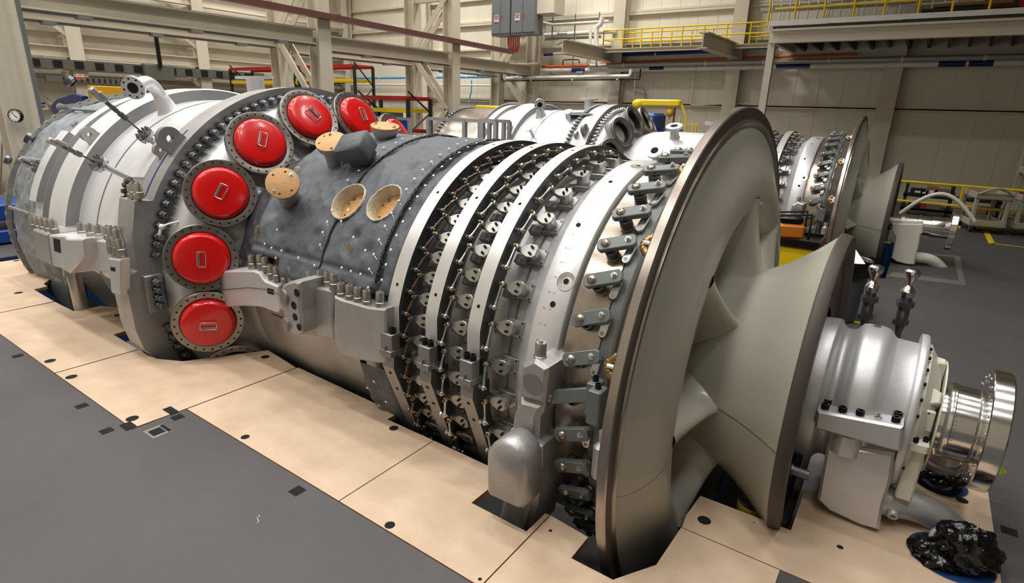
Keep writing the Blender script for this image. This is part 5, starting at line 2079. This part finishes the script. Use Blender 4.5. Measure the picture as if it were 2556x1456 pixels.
# things stored on the mezzanine
for k, (px, w, lab) in enumerate(((1945, 1.3, 'leftmost white tube frame stored on the mezzanine'), (2090, 1.5, 'white tube frame in the middle of the mezzanine'), (2230, 1.4, 'rightmost white tube frame stored on the mezzanine'))):
    q = on_y(px, 40, YM + .6 + .2 * k)
    o = empty('tube_frame', (q.x, q.y, zmt), 0, lab, 'frame', 'white frames on the mezzanine')
    mb = MB()
    for i in range(7):
        mb.cyl((i * w / 6 - .2, 0, 0), (i * w / 6 - .2, 0, 1.8), .018, 8)
    obj('uprights', mb, 'kick', o)
    mb = MB()
    for z in (.12, .45, .85, 1.3):
        mb.cyl((-.2, 0, z), (w - .2, 0, z), .022, 8)
    obj('crossbars', mb, 'kick', o)
q = on_y(2060, 36, YM + .25)
tag(obj('aluminium_plank', MB().box((q.x + .15, q.y, zmt + .42), (3.3, .25, .10), None, bev=.01), 'zinc'), 'long aluminium plank leaning along the mezzanine railing', 'plank')
for k, (c, w, dz, lab) in enumerate((('dkblue', 2.2, .06, 'dark blue board at the bottom of the stack on the mezzanine'), ('card', 2.0, .16, 'brown board in the middle of the stack on the mezzanine'), ('rack', 1.7, .25, 'dark board near the top of the stack on the mezzanine'), ('card', 1.4, .34, 'bent brown board on top of the stack on the mezzanine'))):
    q = on_y(2400, 20, YM + 1.0)
    tag(obj('stored_board', MB().box((q.x + .06 * k, q.y, zmt + dz), (w, .9, .07), ry(0), bev=.01), c), lab, 'board', 'stacked boards on the mezzanine')
q = on_y(2520, 12, YM + .6)
o = empty('steel_stand', (q.x, q.y, zmt), 0, 'dark red steel frame at the right end of the mezzanine', 'frame')
obj('panel', MB().box((0.3, 0, .25), (1.5, .06, .32)), 'redpaint', o)
obj('upright', MB().box((0.1, -.05, .6), (.06, .06, 1.2)), 'rack', o)

# ------------------------------------------------------------------ floor railing, shelving, carts at the right
YR = 11.95
rl = empty('safety_railing', (0, 0, 0), 0, 'yellow tube railing in front of the shelving at the right', 'railing')
a, b, c = on_y(2250, 452, YR), on_y(2556, 477, YR), on_y(2406, 466, YR)
zt = (a.z + b.z) / 2
zm = on_y(2400, 515, YR).z
for z in (zt, zm):
    obj('rail', MB().cyl((-4, YR, z), (6, YR, z), .028, 12), 'yellow', rl)
for x in (c.x, c.x + 2.4, c.x - 2.4):
    obj('post', MB().cyl((x, YR, 0), (x, YR, zt), .028, 12), 'yellow', rl)
    obj('base_plate', MB().box((x, YR, .015), (.25, .25, .03)), 'yellow', rl)
YS = 13.3
a, b, c = on_y(2264, 470, YS), on_y(2380, 475, YS), on_y(2504, 480, YS)
ztop = a.z + .15
o = empty('shelving', (a.x, YS, 0), 0, 'black steel shelving against the back wall behind the yellow railing', 'shelving')
xs = [0, b.x - a.x, c.x - a.x]
for x in xs:
    for y in (0, .5):
        obj('upright', MB().box((x, y, ztop / 2), (.06, .05, ztop)), 'rack', o)
zs = [on_y(2330, 493, YS).z, on_y(2330, 527, YS).z, .15]
for z in zs:
    obj('shelf', MB().box(((xs[0] + xs[2]) / 2, .25, z), (xs[2] - xs[0] + .1, .55, .05)), 'rack', o)
bx = ((2288, 'rack', .30, .14, 'dark open box at the left end of the top shelf'), (2304, 'card', .16, .12, 'small cardboard box second on the top shelf'), (2323, 'card', .22, .2, 'taller cardboard box in the middle of the top shelf'), (2349, 'card', .28, .16, 'wide open cardboard box on the top shelf'), (2371, 'card', .20, .11, 'low cardboard box at the right of the top shelf'))
for px, m, w, h, lab in bx:
    q = on_y(px, 490, YS)
    o = empty('storage_box', (q.x, YS + .2, zs[0] + .025), 0, lab, 'box', 'boxes on the shelving')
    obj('carton', MB().box((0, 0, h / 2), (w, .3, h), None, bev=.004), m, o)
    obj('paper_label', MB().box((0, -.152, h * .5), (w * .4, .003, h * .35)), 'white', o)
for px, m, w, h, lab in ((2280, 'rack', .25, .12, 'dark box on the lower shelf at the left'), (2302, 'redpaint', .16, .10, 'red-handled case on the lower shelf'), (2330, 'cab', .3, .11, 'grey case on the lower shelf'), (2452, 'card', .3, .16, 'brown box on the lower shelf behind the cart'), (2478, 'cab', .2, .1, 'grey tray on the lower shelf at the right')):
    q = on_y(px, 520, YS)
    tag(obj('storage_box', MB().box((q.x, YS + .2, zs[1] + .025 + h / 2), (w, .3, h), None, bev=.01), m), lab, 'box', 'boxes on the shelving')
q = on_y(2490, 492, YS)
tag(obj('orange_case', MB().ball((q.x, YS + .2, zs[0] + .10), .13, None, 14, 8, (1.7, 1, .6)), 'cone'), 'orange soft case with an olive top on the shelf above the cart', 'case')


def cart(px, py, label, load=False):
    q = on_z(px, py)
    o = empty('utility_cart', (q.x, q.y, 0), R(12), label, 'cart', 'beige utility carts')
    for z, nm in ((.72, 'tray'), (.16, 'tray')):
        mb = MB()
        mb.box((0, 0, z), (.62, .95, .04), None, bev=.01)
        for s in (-1, 1):
            mb.box((s * .30, 0, z + .05), (.03, .95, .12), None, bev=.008)
            mb.box((0, s * .46, z + .05), (.62, .03, .12), None, bev=.008)
        obj(nm, mb, 'cart', o)
    for sx in (-1, 1):
        for sy in (-1, 1):
            obj('leg', MB().box((sx * .27, sy * .42, .43), (.08, .07, .56), None, bev=.015), 'cart', o)
            w = obj('caster', MB().cyl((sx * .24 - .02, sy * .38, .055), (sx * .24 + .02, sy * .38, .055), .055, 18), 'rubber', o)
            obj('fork', MB().box((sx * .24, sy * .38, .10), (.06, .04, .07)), 'galv', w)
    pts = [(-.28 + .56 * k / 10, -.47 - .10 * math.sin(PI * k / 10), .80 + .14 * math.sin(PI * k / 10)) for k in range(11)]
    obj('handle', MB().tube(pts, .022, 10), 'cart', o)
    if load:
        pass
    return o


c1 = cart(2440, 574, 'left beige plastic utility cart with an arched handle by the railing')
c2 = cart(2548, 582, 'right beige plastic utility cart loaded with coloured hoses')
for k, m in enumerate(('hose_org', 'rack', 'yellow', 'cab')):
    cx, cy = c2.location.x - .05, c2.location.y - .1
    pts = [(cx + .17 * math.cos(a) + .03 * k, cy + (.22 + .02 * k) * math.sin(a), .86 + .02 * k + .02 * math.sin(3 * a + k)) for a in [2 * PI * i / 26 for i in range(26)]]
    tag(obj('coiled_hose', MB().tube(pts, .018, 7, closed=True), m), ('red', 'black', 'yellow', 'grey')[k] + ' coiled hose lying on the right cart', 'hose')
q = on_z(2466, 588)
o = floor_mark('floor_line', [[(q.x - .05, q.y - 1.0), (q.x + .05, q.y - 1.0), (q.x + .05, q.y + .6), (q.x - .05, q.y + .6)], [(q.x, q.y - 1.0), (q.x + 3, q.y - 1.0), (q.x + 3, q.y - .94), (q.x, q.y - .94)]], 'yellow', 'yellow line painted on the floor by the carts', 'floor line')
q = on_z(2470, 582)
tag(obj('curb_block', MB().box((q.x, q.y + .5, .07), (.42, .12, .14), None, bev=.01), 'yellow'), 'yellow block on the floor between the two carts', 'block')
a, b = on_z(2110, 801), on_z(2160, 810)
floor_mark('floor_line', [[(a.x - 1, a.y - .02 + (a.y - b.y) / (b.x - a.x) * 1), (b.x, b.y), (b.x, b.y + .06), (a.x - 1, a.y + .04 + (a.y - b.y) / (b.x - a.x) * 1)]], 'yellow', 'yellow line painted on the floor behind the bearing housing', 'floor line')
# frame round the floor opening of the farther shaft
fr = [on_z(*p) for p in ((2213, 690), (2410, 713), (2396, 640), (2330, 634))]
fi = [on_z(*p) for p in ((2230, 680), (2393, 702), (2381, 643), (2330, 639))]
mb = MB()
for i in range(3):
    mb.prism([tuple(fr[i][:2]), tuple(fr[i + 1][:2]), tuple(fi[i + 1][:2]), tuple(fi[i][:2])], -.001, .004)
tag(obj('floor_frame', mb, 'galv'), 'grey metal frame let into the floor round the farther shaft end', 'frame')
# far bearing cap ring
q = on_z(2330, 590, .35)
tag(obj('hose_loop', MB().tube([(q.x - .55 + 1.1 * k / 14, q.y + .9, .55 + .42 * math.sin(PI * k / 14)) for k in range(15)], .035, 10), 'cream'), 'cream hose arching up behind the farther shaft', 'hose')

# ------------------------------------------------------------------ between the turbines
q0, q1 = on_z(2041, 609, .82), on_z(2064, 586, .82)
DP = min(.6, max(.4, q1.y - q0.y))
q = Vector((q0.x - .48, q0.y, 0))
o = empty('tool_cabinet', (q.x, q.y + DP / 2, -.10), 0, 'yellow tool cabinet with a dark tray top between the turbines', 'cabinet')
o.location.z = 0
o.scale = (1, DP / .6, .88)
obj('body', MB().box((0, 0, .44), (.95, .55, .80), None, bev=.02), 'yellow', o)
obj('base', MB().box((0, 0, .03), (.9, .5, .06)), 'black', o)
mb = MB()
mb.box((0, 0, .87), (1.0, .6, .06), None, bev=.008)
for s in (-1, 1):
    mb.box((s * .49, 0, .92), (.025, .6, .05))
    mb.box((0, s * .29, .92), (1.0, .025, .05))
obj('tray', mb, 'black', o)
b0 = o
o = empty('orange_power_tool', (q.x + .12, q.y + .22, .795), R(20), 'orange power tool with a black roll cage on the yellow cabinet', 'tool')
obj('housing', MB().box((0, 0, .1), (.32, .22, .18), None, bev=.03), 'orangebox', o)
obj('motor', MB().box((0, 0, .23), (.26, .18, .10), None, bev=.03), 'black', o)
for s in (-1, 1):
    obj('cage_bar', MB().tube([(-.2, s * .13, .02), (-.22, s * .13, .28), (.2, s * .13, .32), (.2, s * .13, .02)], .014, 8), 'black', o)
tag(obj('red_rag', MB().ball((q.x - .2, q.y + .12, .82), .07, None, 12, 8, (1.2, 1, .5)), 'hose_org'), 'dark red rag on the tray of the yellow cabinet', 'rag')


def bag_over(mbr, r, z0, z1, seed, n=40, flare=.03):
    mb = MB()
    rows = 8
    for k in range(rows + 1):
        t = k / rows
        for i in range(n):
            a = 2 * PI * i / n
            w = 1 + .05 * noise.noise(Vector((math.cos(a) * 3, math.sin(a) * 3, t * 4 + seed))) + .04 * math.sin(a * 17 + 3 * seed) * (1 - t)
            mb.v.append(((r + flare * t) * w * math.cos(a), (r + flare * t) * w * math.sin(a), z0 + (z1 - z0) * t + .015 * math.sin(a * 5 + seed)))
    for k in range(rows):
        for i in range(n):
            mb.f.append((k * n + i, k * n + (i + 1) % n, (k + 1) * n + (i + 1) % n, (k + 1) * n + i))
            mb.m.append(0)
    return mb


def bin_(q, h, r, label, paper=False):
    o = empty('waste_bin', (q.x, q.y, 0), 0, label, 'bin', 'bins lined with black bags')
    obj('barrel', MB().lathe([(1e-5, .01), (r * .8, .01), (r * .82, .03), (r, h - .08), (r * 1.06, h - .07), (r * 1.06, h), (r * .96, h), (r * .8, .2)], None, 32), 'bin', o)
    obj('handle', MB().box((-r * .6, -r * .85, h - .16), (.18, .08, .05), rz(R(-10)), bev=.015), 'bin', o)
    obj('bag_liner', bag_over(None, r * 1.08, h - .17, h + .015, q.x * 3), 'bag', o, sharp=60)
    obj('bag_inside', MB().lathe([(r * 1.1, h + .012), (r * .9, h - .02), (r * .7, h - .2), (1e-5, h - .22)], None, 28), 'bag', o)
    if paper:
        obj('waste_paper', MB().add([(-.15, -.12, h - .03), (.18, -.10, h - .02), (.02, .1, h + .12), (-.1, .12, h)], [(0, 1, 2), (0, 2, 3), (0, 3, 1), (1, 3, 2)]), 'white', o)
    return o


qb = on_z(2120, 648, .70)
bin_(qb, .70, .22, 'blue-grey waste bin with a black bag, nearer to the bearing housing', True)
qb2 = on_z(2070, 622, .70)
bin_(qb2, .70, .20, 'second black-bagged waste bin beside the yellow cabinet')
q = on_z(2111, 594, .76)
o = empty('traffic_cone', (q.x, q.y, 0), 0, 'red-orange traffic cone behind the bins', 'cone')
obj('cone_body', MB().lathe([(.17, .03), (.045, .74), (.04, .76), (1e-5, .76)], None, 24), 'cone', o)
obj('cone_base', MB().box((0, 0, .02), (.38, .38, .04), None, bev=.01), 'rubber', o)

# oil fill valves behind the bearing housing
for px, lab in ((2180, 'left one of the two upright oil valves with chrome funnels behind the bearing housing'), (2268, 'right one of the two upright oil valves with chrome funnels behind the bearing housing')):
    yv = 1.15
    t_, b_ = on_y(px, 662 if px < 2200 else 672, yv), on_y(px - 22, 800 if px < 2200 else 812, yv)
    o = empty('oil_valve', (b_.x, yv, 0.004), 0, lab, 'valve', 'upright oil valves')
    H = t_.z
    lean = (t_.x - b_.x) / 1.0
    s = .88
    z = lambda k: H - (1 - k) * .52
    obj('funnel', MB().lathe([(.012, z(.76)), (.018, z(.80)), (.045, z(.90)), (.052, z(.94)), (.050, z(.97)), (.035, z(1.0)), (1e-5, z(1.0))], None, 28), 'chrome', o)
    obj('cap_nut', MB().lathe([(1e-5, z(.60)), (.042, z(.60)), (.046, z(.64)), (.048, z(.68)), (.028, z(.74)), (.012, z(.77))], None, 24), 'chrome', o)
    mb = MB().lathe([(.036, z(.48)), (.036, z(.60))], None, 20)
    mb.prism(ngon(.058, 8), z(.46), z(.53))
    mb.lathe([(.038, z(.40)), (.042, z(.46))], None, 20)
    mb.lathe([(.025, z(.10)), (.040, z(.24)), (.040, z(.38)), (.03, z(.42))], None, 20)
    mb.prism(ngon(.056, 4, .4), z(.18), z(.25))
    mb.cyl((0, 0, 0), (0, 0, z(.2)), .022, 14)
    obj('valve_body', mb, 'bolt', o)

# front of the shaft: bags, pedestal, red jack, lime tag
def bag_blob(c, sx, sy, sz, seed, name_label, cat='bag'):
    mb = MB()
    n, m = 56, 30
    for k in range(m + 1):
        for i in range(n):
            a, b = 2 * PI * i / n, PI * k / m
            d = Vector((math.cos(a) * math.sin(b), math.sin(a) * math.sin(b), math.cos(b)))
            w = 1 + .30 * noise.noise(d * 2.1 + Vector((seed, 0, 0))) - .22 * abs(noise.noise(d * 5.3 + Vector((0, seed, 0)))) - .10 * abs(noise.noise(d * 11 + Vector((0, 0, seed))))
            mb.v.append((c[0] + sx * d.x * w, c[1] + sy * d.y * w, max(.01, c[2] + sz * d.z * w)))
    for k in range(m):
        for i in range(n):
            mb.f.append((k * n + i, k * n + (i + 1) % n, (k + 1) * n + (i + 1) % n, (k + 1) * n + i))
            mb.m.append(0)
    return mb


DR = Vector((.15, -.26, .229)) + Vector((.22, .07, 0)) + Vector((.92, .38, 0)).normalized() * .24
o = empty('plastic_bag', (0, 0, 0), 0, 'crumpled black plastic bag taped round the end of the silver drain pipe', 'bag')
q = on_z(2405, 1385, .06)
obj('bag', bag_blob((q.x, q.y, .10), .155, .13, .13, 3.1, ''), 'bag', o, sharp=60)
q2 = on_z(2330, 1380, .03)
obj('bag_skirt', bag_blob((q2.x + .02, q2.y + .0, .03), .13, .12, .07, 8.3, ''), 'bag', o, sharp=60)
q = on_z(2375, 1348, .13)
obj('tape_wrap', MB().tube([(q.x + .02 + .098 * math.cos(a), q.y + .05 + .05 * math.sin(a), .11 + .045 * math.sin(a + .6)) for a in [2 * PI * i / 30 for i in range(30)]], .013, 8, closed=True), 'tape', o)
q = on_z(2350, 1165, .12)
o = empty('vent_pipe', (q.x, q.y, 0), 0, 'short white vertical pipe under the shaft, wrapped in a black bag', 'pipe')
obj('pipe_body', MB().cyl((0, 0, -.3), (0, 0, .26), .085, 28), 'silver', o)
obj('bag', bag_blob((0, 0, .07), .135, .135, .07, 5.5, ''), 'bag', o, sharp=60)
obj('tape_wrap', MB().lathe([(.088, .10), (.10, .11), (.102, .15), (.09, .165)], None, 28), 'tape', o)
q = on_z(1880, 1256, -.12)
o = empty('pedestal', (q.x, q.y, -.42), 0, 'yellow pedestal with a bare round top in the pit under the inlet hub', 'pedestal')
obj('stem', MB().lathe([(.07, 0), (.045, .02), (.045, .12), (.06, .18), (.085, .23), (.092, .26), (.092, .295), (.088, .30)], None, 32), 'yellow', o)
obj('top_plate', MB().lathe([(.088, .30), (1e-5, .30)], None, 32), 'galv', o)
hb = MB()
for a in range(4):
    hb.lathe([(.006, .3006), (1e-5, .3006)], tr(.068 * math.cos(a * PI / 2 + .6), .068 * math.sin(a * PI / 2 + .6), 0), 8)
obj('bolt_holes', hb, 'hole', o)
q = on_z(2002, 1228, .0)
o = empty('red_jack', (-.02, .36, .004), R(20), 'red screw jack with a white label behind the hub rim', 'jack')
obj('post', MB().cyl((0, 0, 0), (0, 0, .42), .035, 16), 'cone', o)
obj('foot', MB().box((.12, 0, .03), (.34, .06, .05), None, bev=.01).box((0, 0, .02), (.16, .16, .04), None, bev=.01), 'cone', o)
obj('paper_label', MB().box((0.02, -.03, .30), (.05, .02, .06)).box((.2, -.035, .03), (.09, .004, .05)), 'white', o)
q = on_y(2495, 1172, .38)
tag(obj('lime_tag', MB().add([(q.x - .03, .38, q.z - .06), (q.x + .035, .38, q.z - .015), (q.x + .02, .385, q.z + .005), (q.x - .018, .385, q.z + .045), (q.x - .03, .39, q.z - .05), (q.x + .035, .39, q.z - .01), (q.x - .018, .392, q.z + .04)], [(0, 1, 2, 3), (4, 6, 5), (0, 4, 5, 1), (3, 6, 4, 0), (1, 5, 6, 3)]), 'lime'), 'lime green tag sticking out behind the coupling', 'tag')
# column with the bay number at the right edge
p = on_y(2545, 422, 13.9)
o = empty('bay_column', (p.x + .2, 13.9, 0), 0, 'grey braced column cut by the right edge with the bay number on it', 'column', None, 'structure')
obj('column_shaft', MB().box((-.22, .1, 3), (.04, .2, 6)).box((.25, .1, 3), (.04, .2, 6)), 'steel_beige', o)
mb = MB()
for k in range(6):
    a, b = Vector((-.22, .1, k * .6)), Vector((.25, .1, k * .6 + .6))
    if k % 2:
        a.x, b.x = b.x, a.x
    mb.cyl(a, b, .02, 6)
obj('lacing_bars', mb, 'steel_beige', o)
obj('number_plate', MB().box((0.04, -.02, p.z), (.5, .02, .16)), 'girt', o)
text_part('bay_number', 'U 25', .15, tr(.04, -.034, p.z) @ rx(PI / 2), 'cab', o)

# galvanised guard rails and racks behind the front turbine
YG = 3.4
for (pxs, pyt, lab) in (((1070, 1160, 1205, 1238), 296, 'grey guard rail in front of the farther turbine'),):
    o = empty('guard_rail', (0, 0, 0), 0, lab, 'railing')
    q = [on_y(p, pyt, YG) for p in pxs]
    zt = q[0].z
    for v in q:
        obj('post', MB().box((v.x, YG, zt / 2), (.06, .06, zt)), 'galv', o)
    obj('rail', MB().box(((q[0].x + q[-1].x) / 2, YG, zt), (q[-1].x - q[0].x, .05, .05)), 'galv', o)
    obj('rail', MB().box(((q[0].x + q[-1].x) / 2, YG, zt * .55), (q[-1].x - q[0].x, .05, .05)), 'galv', o)
o = empty('guard_rail', (0, 0, 0), 0, 'grey guard rail with a gate, standing left of the farther turbine', 'railing')
q = [on_y(p, 290, YG + 1) for p in (870, 945, 1022)]
for v in q:
    obj('post', MB().box((v.x, YG + 1, q[0].z / 2), (.06, .06, q[0].z)), 'galv', o)
obj('rail', MB().box(((q[0].x + q[-1].x) / 2, YG + 1, q[0].z), (q[-1].x - q[0].x, .05, .05)), 'galv', o)
o = empty('gate_frame', (0, 0, 0), 0, 'small grey gate frame on the platform in front of the white casing', 'gate')
q = [on_y(p, 300, YG + .4) for p in (1198, 1222, 1258, 1272)]
for v in q:
    obj('post', MB().box((v.x, YG + .4, q[0].z / 2), (.055, .055, q[0].z)), 'galv', o)
obj('rail', MB().box(((q[0].x + q[-1].x) / 2, YG + .4, q[0].z), (q[-1].x - q[0].x, .05, .05)), 'galv', o)


def rack(px0, px1, pyt, y, label, h2, boxes=()):
    a, b = on_y(px0, pyt, y), on_y(px1, pyt, y)
    z = (a.z + b.z) / 2
    o = empty('pallet_rack', (a.x, y, 0), 0, label, 'rack')
    w = b.x - a.x
    for x in (0, w):
        for dy in (0, .9):
            obj('upright', MB().box((x, dy, z / 2), (.09, .08, z)), 'rack', o)
        mb = MB()
        for k in range(4):
            p, q_ = Vector((x, 0, .3 + k * z / 4.2)), Vector((x, .9, .3 + (k + 1) * z / 4.2))
            if k % 2:
                p.y, q_.y = q_.y, p.y
            mb.cyl(p, q_, .025, 6)
        obj('side_brace', mb, 'rack', o)
    for k, m in ((1.0, 'redpaint'), (.86, 'yellow'), (.62, 'redpaint')):
        for dy in (0, .9):
            obj('load_beam', MB().box((w / 2, dy, z * k), (w, .06, .11)), m, o)
    mb = MB()
    n = int(w / .12)
    for k in range(n):
        mb.box(((k + .5) * w / n, .45, z + .03), (.05, .9, .04))
    obj('mesh_deck', mb, 'redpaint', o)
    return o


rack(574, 690, 172, 9.2, 'black rack with red beams left of the braced column', 2)
rack(735, 884, 166, 11.4, 'black rack with red beams right of the braced column', 2)
rack(893, 1018, 244, 8.2, 'low black rack with red and yellow beams behind the rightmost red can', 1)
for px, m, lab in ((950, 'blue', 'blue machine box in the low rack'), (975, 'cab', 'grey slotted box in the low rack')):
    q = on_y(px, 285, 8.7)
    tag(obj('machine_box', MB().box((q.x, 8.7, q.z), (.6, .5, .35), None, bev=.03), m), lab, 'box')
q = on_y(1000, 318, 8.0)
tag(obj('blue_barrel', MB().cyl((q.x, 8.0, 0), (q.x, 8.0, q.z + .25), .28, 20), 'blue'), 'blue barrel beside the low rack', 'barrel')

# jib crane behind the farther turbine
YJ = 10.4
a, b = on_y(1592, 256, YJ), on_y(1700, 256, YJ)
o = empty('jib_crane', (a.x, YJ, 0), 0, 'blue and yellow jib crane with a ladder frame behind the farther turbine', 'crane')
w = b.x - a.x
zj = a.z
obj('jib_beam', MB().box((w / 2, 0, zj), (w, .18, .16), None, bev=.03).ball((.02, -.02, zj - .03), .13, None, 12, 8, (1.2, 1, .9)), 'yellow', o)
obj('trolley', MB().ball((w * .78, 0, zj - .22), .1).cyl((w * .78, 0, zj - .1), (w * .78, 0, zj - .4), .02, 8), 'amber', o)
q = on_y(1606, 290, YJ)
obj('body', MB().box((q.x - a.x, 0, zj - .72), (.95, .7, .95), None, bev=.06), 'blue', o)
obj('mast', MB().box((q.x - a.x, .1, (zj - 1.1) / 2), (.5, .5, zj - 1.1)), 'blue', o)
l0 = on_y(1697, 300, YJ).x - a.x
lad = MB()
for s in (0, .16):
    lad.box((l0 + s, 0, (zj - .3) / 2), (.035, .035, zj - .3))
for k in range(9):
    lad.box((l0 + .08, 0, zj - .5 - k * .28), (.16, .03, .03))
for s in (.34, .42):
    lad.box((l0 + s, 0, (zj - .45) / 2), (.03, .03, zj - .45))
for k in range(3):
    lad.box((l0 + .3, 0, zj - .46 - k * .42), (.34, .025, .025))
obj('ladder', lad, 'yellow', o)
obj('stay', MB().cyl((w, 0, zj), (l0 + .14, 0, zj - .3), .03, 8), 'yellow', o)
obj('brace', MB().box((w * .75, 0, zj - .62), (w * .7, .05, .05)), 'blue', o)
obj('hoist_pole', MB().cyl((w * .88, 0, zj - .1), (w * .86, 0, .6), .025, 8), 'maroon', o)
q0, q1 = on_y(1190, 268, 8.3), on_y(1262, 269, 8.3)
tag(obj('yellow_bar', MB().box(((q0.x + q1.x) / 2, 8.3, q0.z), (q1.x - q0.x, .12, .10), None, bev=.02).cyl((q0.x + .25, 8.3, 0), (q0.x + .25, 8.3, q0.z), .03, 8), 'yellow'), 'yellow bar on a post above the farther exhaust end', 'bar')
q = on_y(1462, 284, 6.9)
tag(obj('umbrella_sheet', MB().ball((q.x, 6.9, q.z - .03), .36, None, 24, 8, (1.3, .8, .16)), 'black'), 'black sheet lying over a nozzle of the farther turbine', 'sheet')

# exhaust end, far left
YE = 1.4
def plate_px(name, pts, y, t, m, label, cat):
    mb = MB()
    q = [on_y(px, py, y) for px, py in pts]
    T = Matrix(((1, 0, 0, 0), (0, 0, -1, y + t), (0, 1, 0, 0), (0, 0, 0, 1)))
    mb.prism([(v.x, v.z) for v in q], 0, t, T, bev=.01)
    return tag(obj(name, mb, m), label, cat)
o = empty('lifting_bracket', (0, 0, 0), 0, 'pair of navy blue lifting plates with a steel bar behind the exhaust end', 'bracket')
for pts in ([(126, 262), (140, 248), (182, 234), (204, 240), (208, 260), (190, 274), (140, 290), (128, 280)], [(240, 252), (262, 240), (300, 250), (290, 272), (246, 284)]):
    q = [on_y(px, py, YE) for px, py in pts]
    T = Matrix(((1, 0, 0, 0), (0, 0, -1, YE + .12), (0, 1, 0, 0), (0, 0, 0, 1)))
    obj('blue_plate', MB().prism([(v.x, v.z) for v in q], 0, .12, T, bev=.015), 'dkblue', o)
    c = sum(q, Vector()) / len(q)
    obj('stand', MB().box((c.x, YE + .2, c.z / 2), (.25, .1, c.z)), 'dkblue', o)
a, b = on_y(152, 268, YE - .15), on_y(246, 258, YE - .15)
obj('steel_bar', MB().tube([a, a.lerp(b, .1), b.lerp(a, .08), b], [.09, .05, .05, .07], 12), 'zinc', o)
q = on_x(245, 225, XL + 2.2)
tag(obj('hoist_girder', MB().box((q.x, q.y + .5, q.z - .1), (.3, 1.5, .45), None, bev=.02), 'amber'), 'amber hoist girder far behind the exhaust end', 'beam')
q = on_x(15, 560, -11.6)
o = empty('blue_cart', (q.x, q.y, 0), 0, 'blue steel cart at the left edge beside the exhaust end', 'cart')
zt = on_x(12, 500, -11.6).z
obj('deck', MB().box((0, 0, zt - .12), (.9, 1.2, .24), None, bev=.02), 'blue', o)
obj('deck', MB().box((0, 0, .12), (.9, 1.2, .2), None, bev=.02), 'blue', o)
for sx in (-1, 1):
    for sy in (-1, 1):
        obj('leg', MB().box((sx * .4, sy * .54, zt / 2), (.07, .07, zt)), 'blue', o)
q = on_x(12, 447, -14.5)
o = empty('safety_railing', (0, 0, 0), 0, 'yellow railing far left behind the exhaust end', 'railing')
for z in (q.z, q.z * .55):
    obj('rail', MB().cyl((-14.5, q.y - 3, z), (-14.5, q.y + 4, z), .03, 10), 'yellow', o)
for k in (-2, 0, 2, 4):
    obj('post', MB().cyl((-14.5, q.y + k, 0), (-14.5, q.y + k, q.z), .03, 10), 'yellow', o)
tag(obj('wire_scrap', MB().tube([on_z(640 + dx, 1300 + dy, .004) for dx, dy in ((0, 8), (6, 4), (4, -2), (2, -8), (8, -10), (6, -14))], .0015, 5), 'white'), 'scrap of white wire on the grey floor', 'wire')

# ------------------------------------------------------------------ lamps
def lamp(x, y, e, sx=1.3, sy=.5, c=(1, .975, .935), z=HZ - .6):
    ld = bpy.data.lights.new('high_bay_lamp', 'AREA')
    ld.shape = 'RECTANGLE'
    ld.size, ld.size_y = sx, sy
    ld.energy = e
    ld.color = c
    ld.spread = R(125)
    o = bpy.data.objects.new('high_bay_lamp', ld)
    COL.objects.link(o)
    o.location = (x, y, z)
    return o


for x in (-21, -17.3, -13.6, -9.9, -6.2, -2.5, 1.2):
    for y in (-6.5, -3.0, .5, 4.0, 7.5):
        if y > 7 and x > -6:
            continue
        lamp(x, y, 100 if x < 0 else 60)
for x, y in ((-21, 10.5), (-17.5, 12.8), (-14, 12.8), (-10.5, 12.8), (-7.5, 12.0), (-12, 10.5)):
    lamp(x, y, 200)
w = bpy.data.worlds.new('hall')
SC.world = w
w.use_nodes = True
w.node_tree.nodes['Background'].inputs[0].default_value = (.8, .76, .7, 1)
w.node_tree.nodes['Background'].inputs[1].default_value = 0.05
SC.view_settings.exposure = 0.0
SC.cycles.use_denoising = True
SC.cycles.max_bounces = 8
SC.cycles.diffuse_bounces = 5
SC.cycles.glossy_bounces = 5
SC.cycles.sample_clamp_indirect = 6
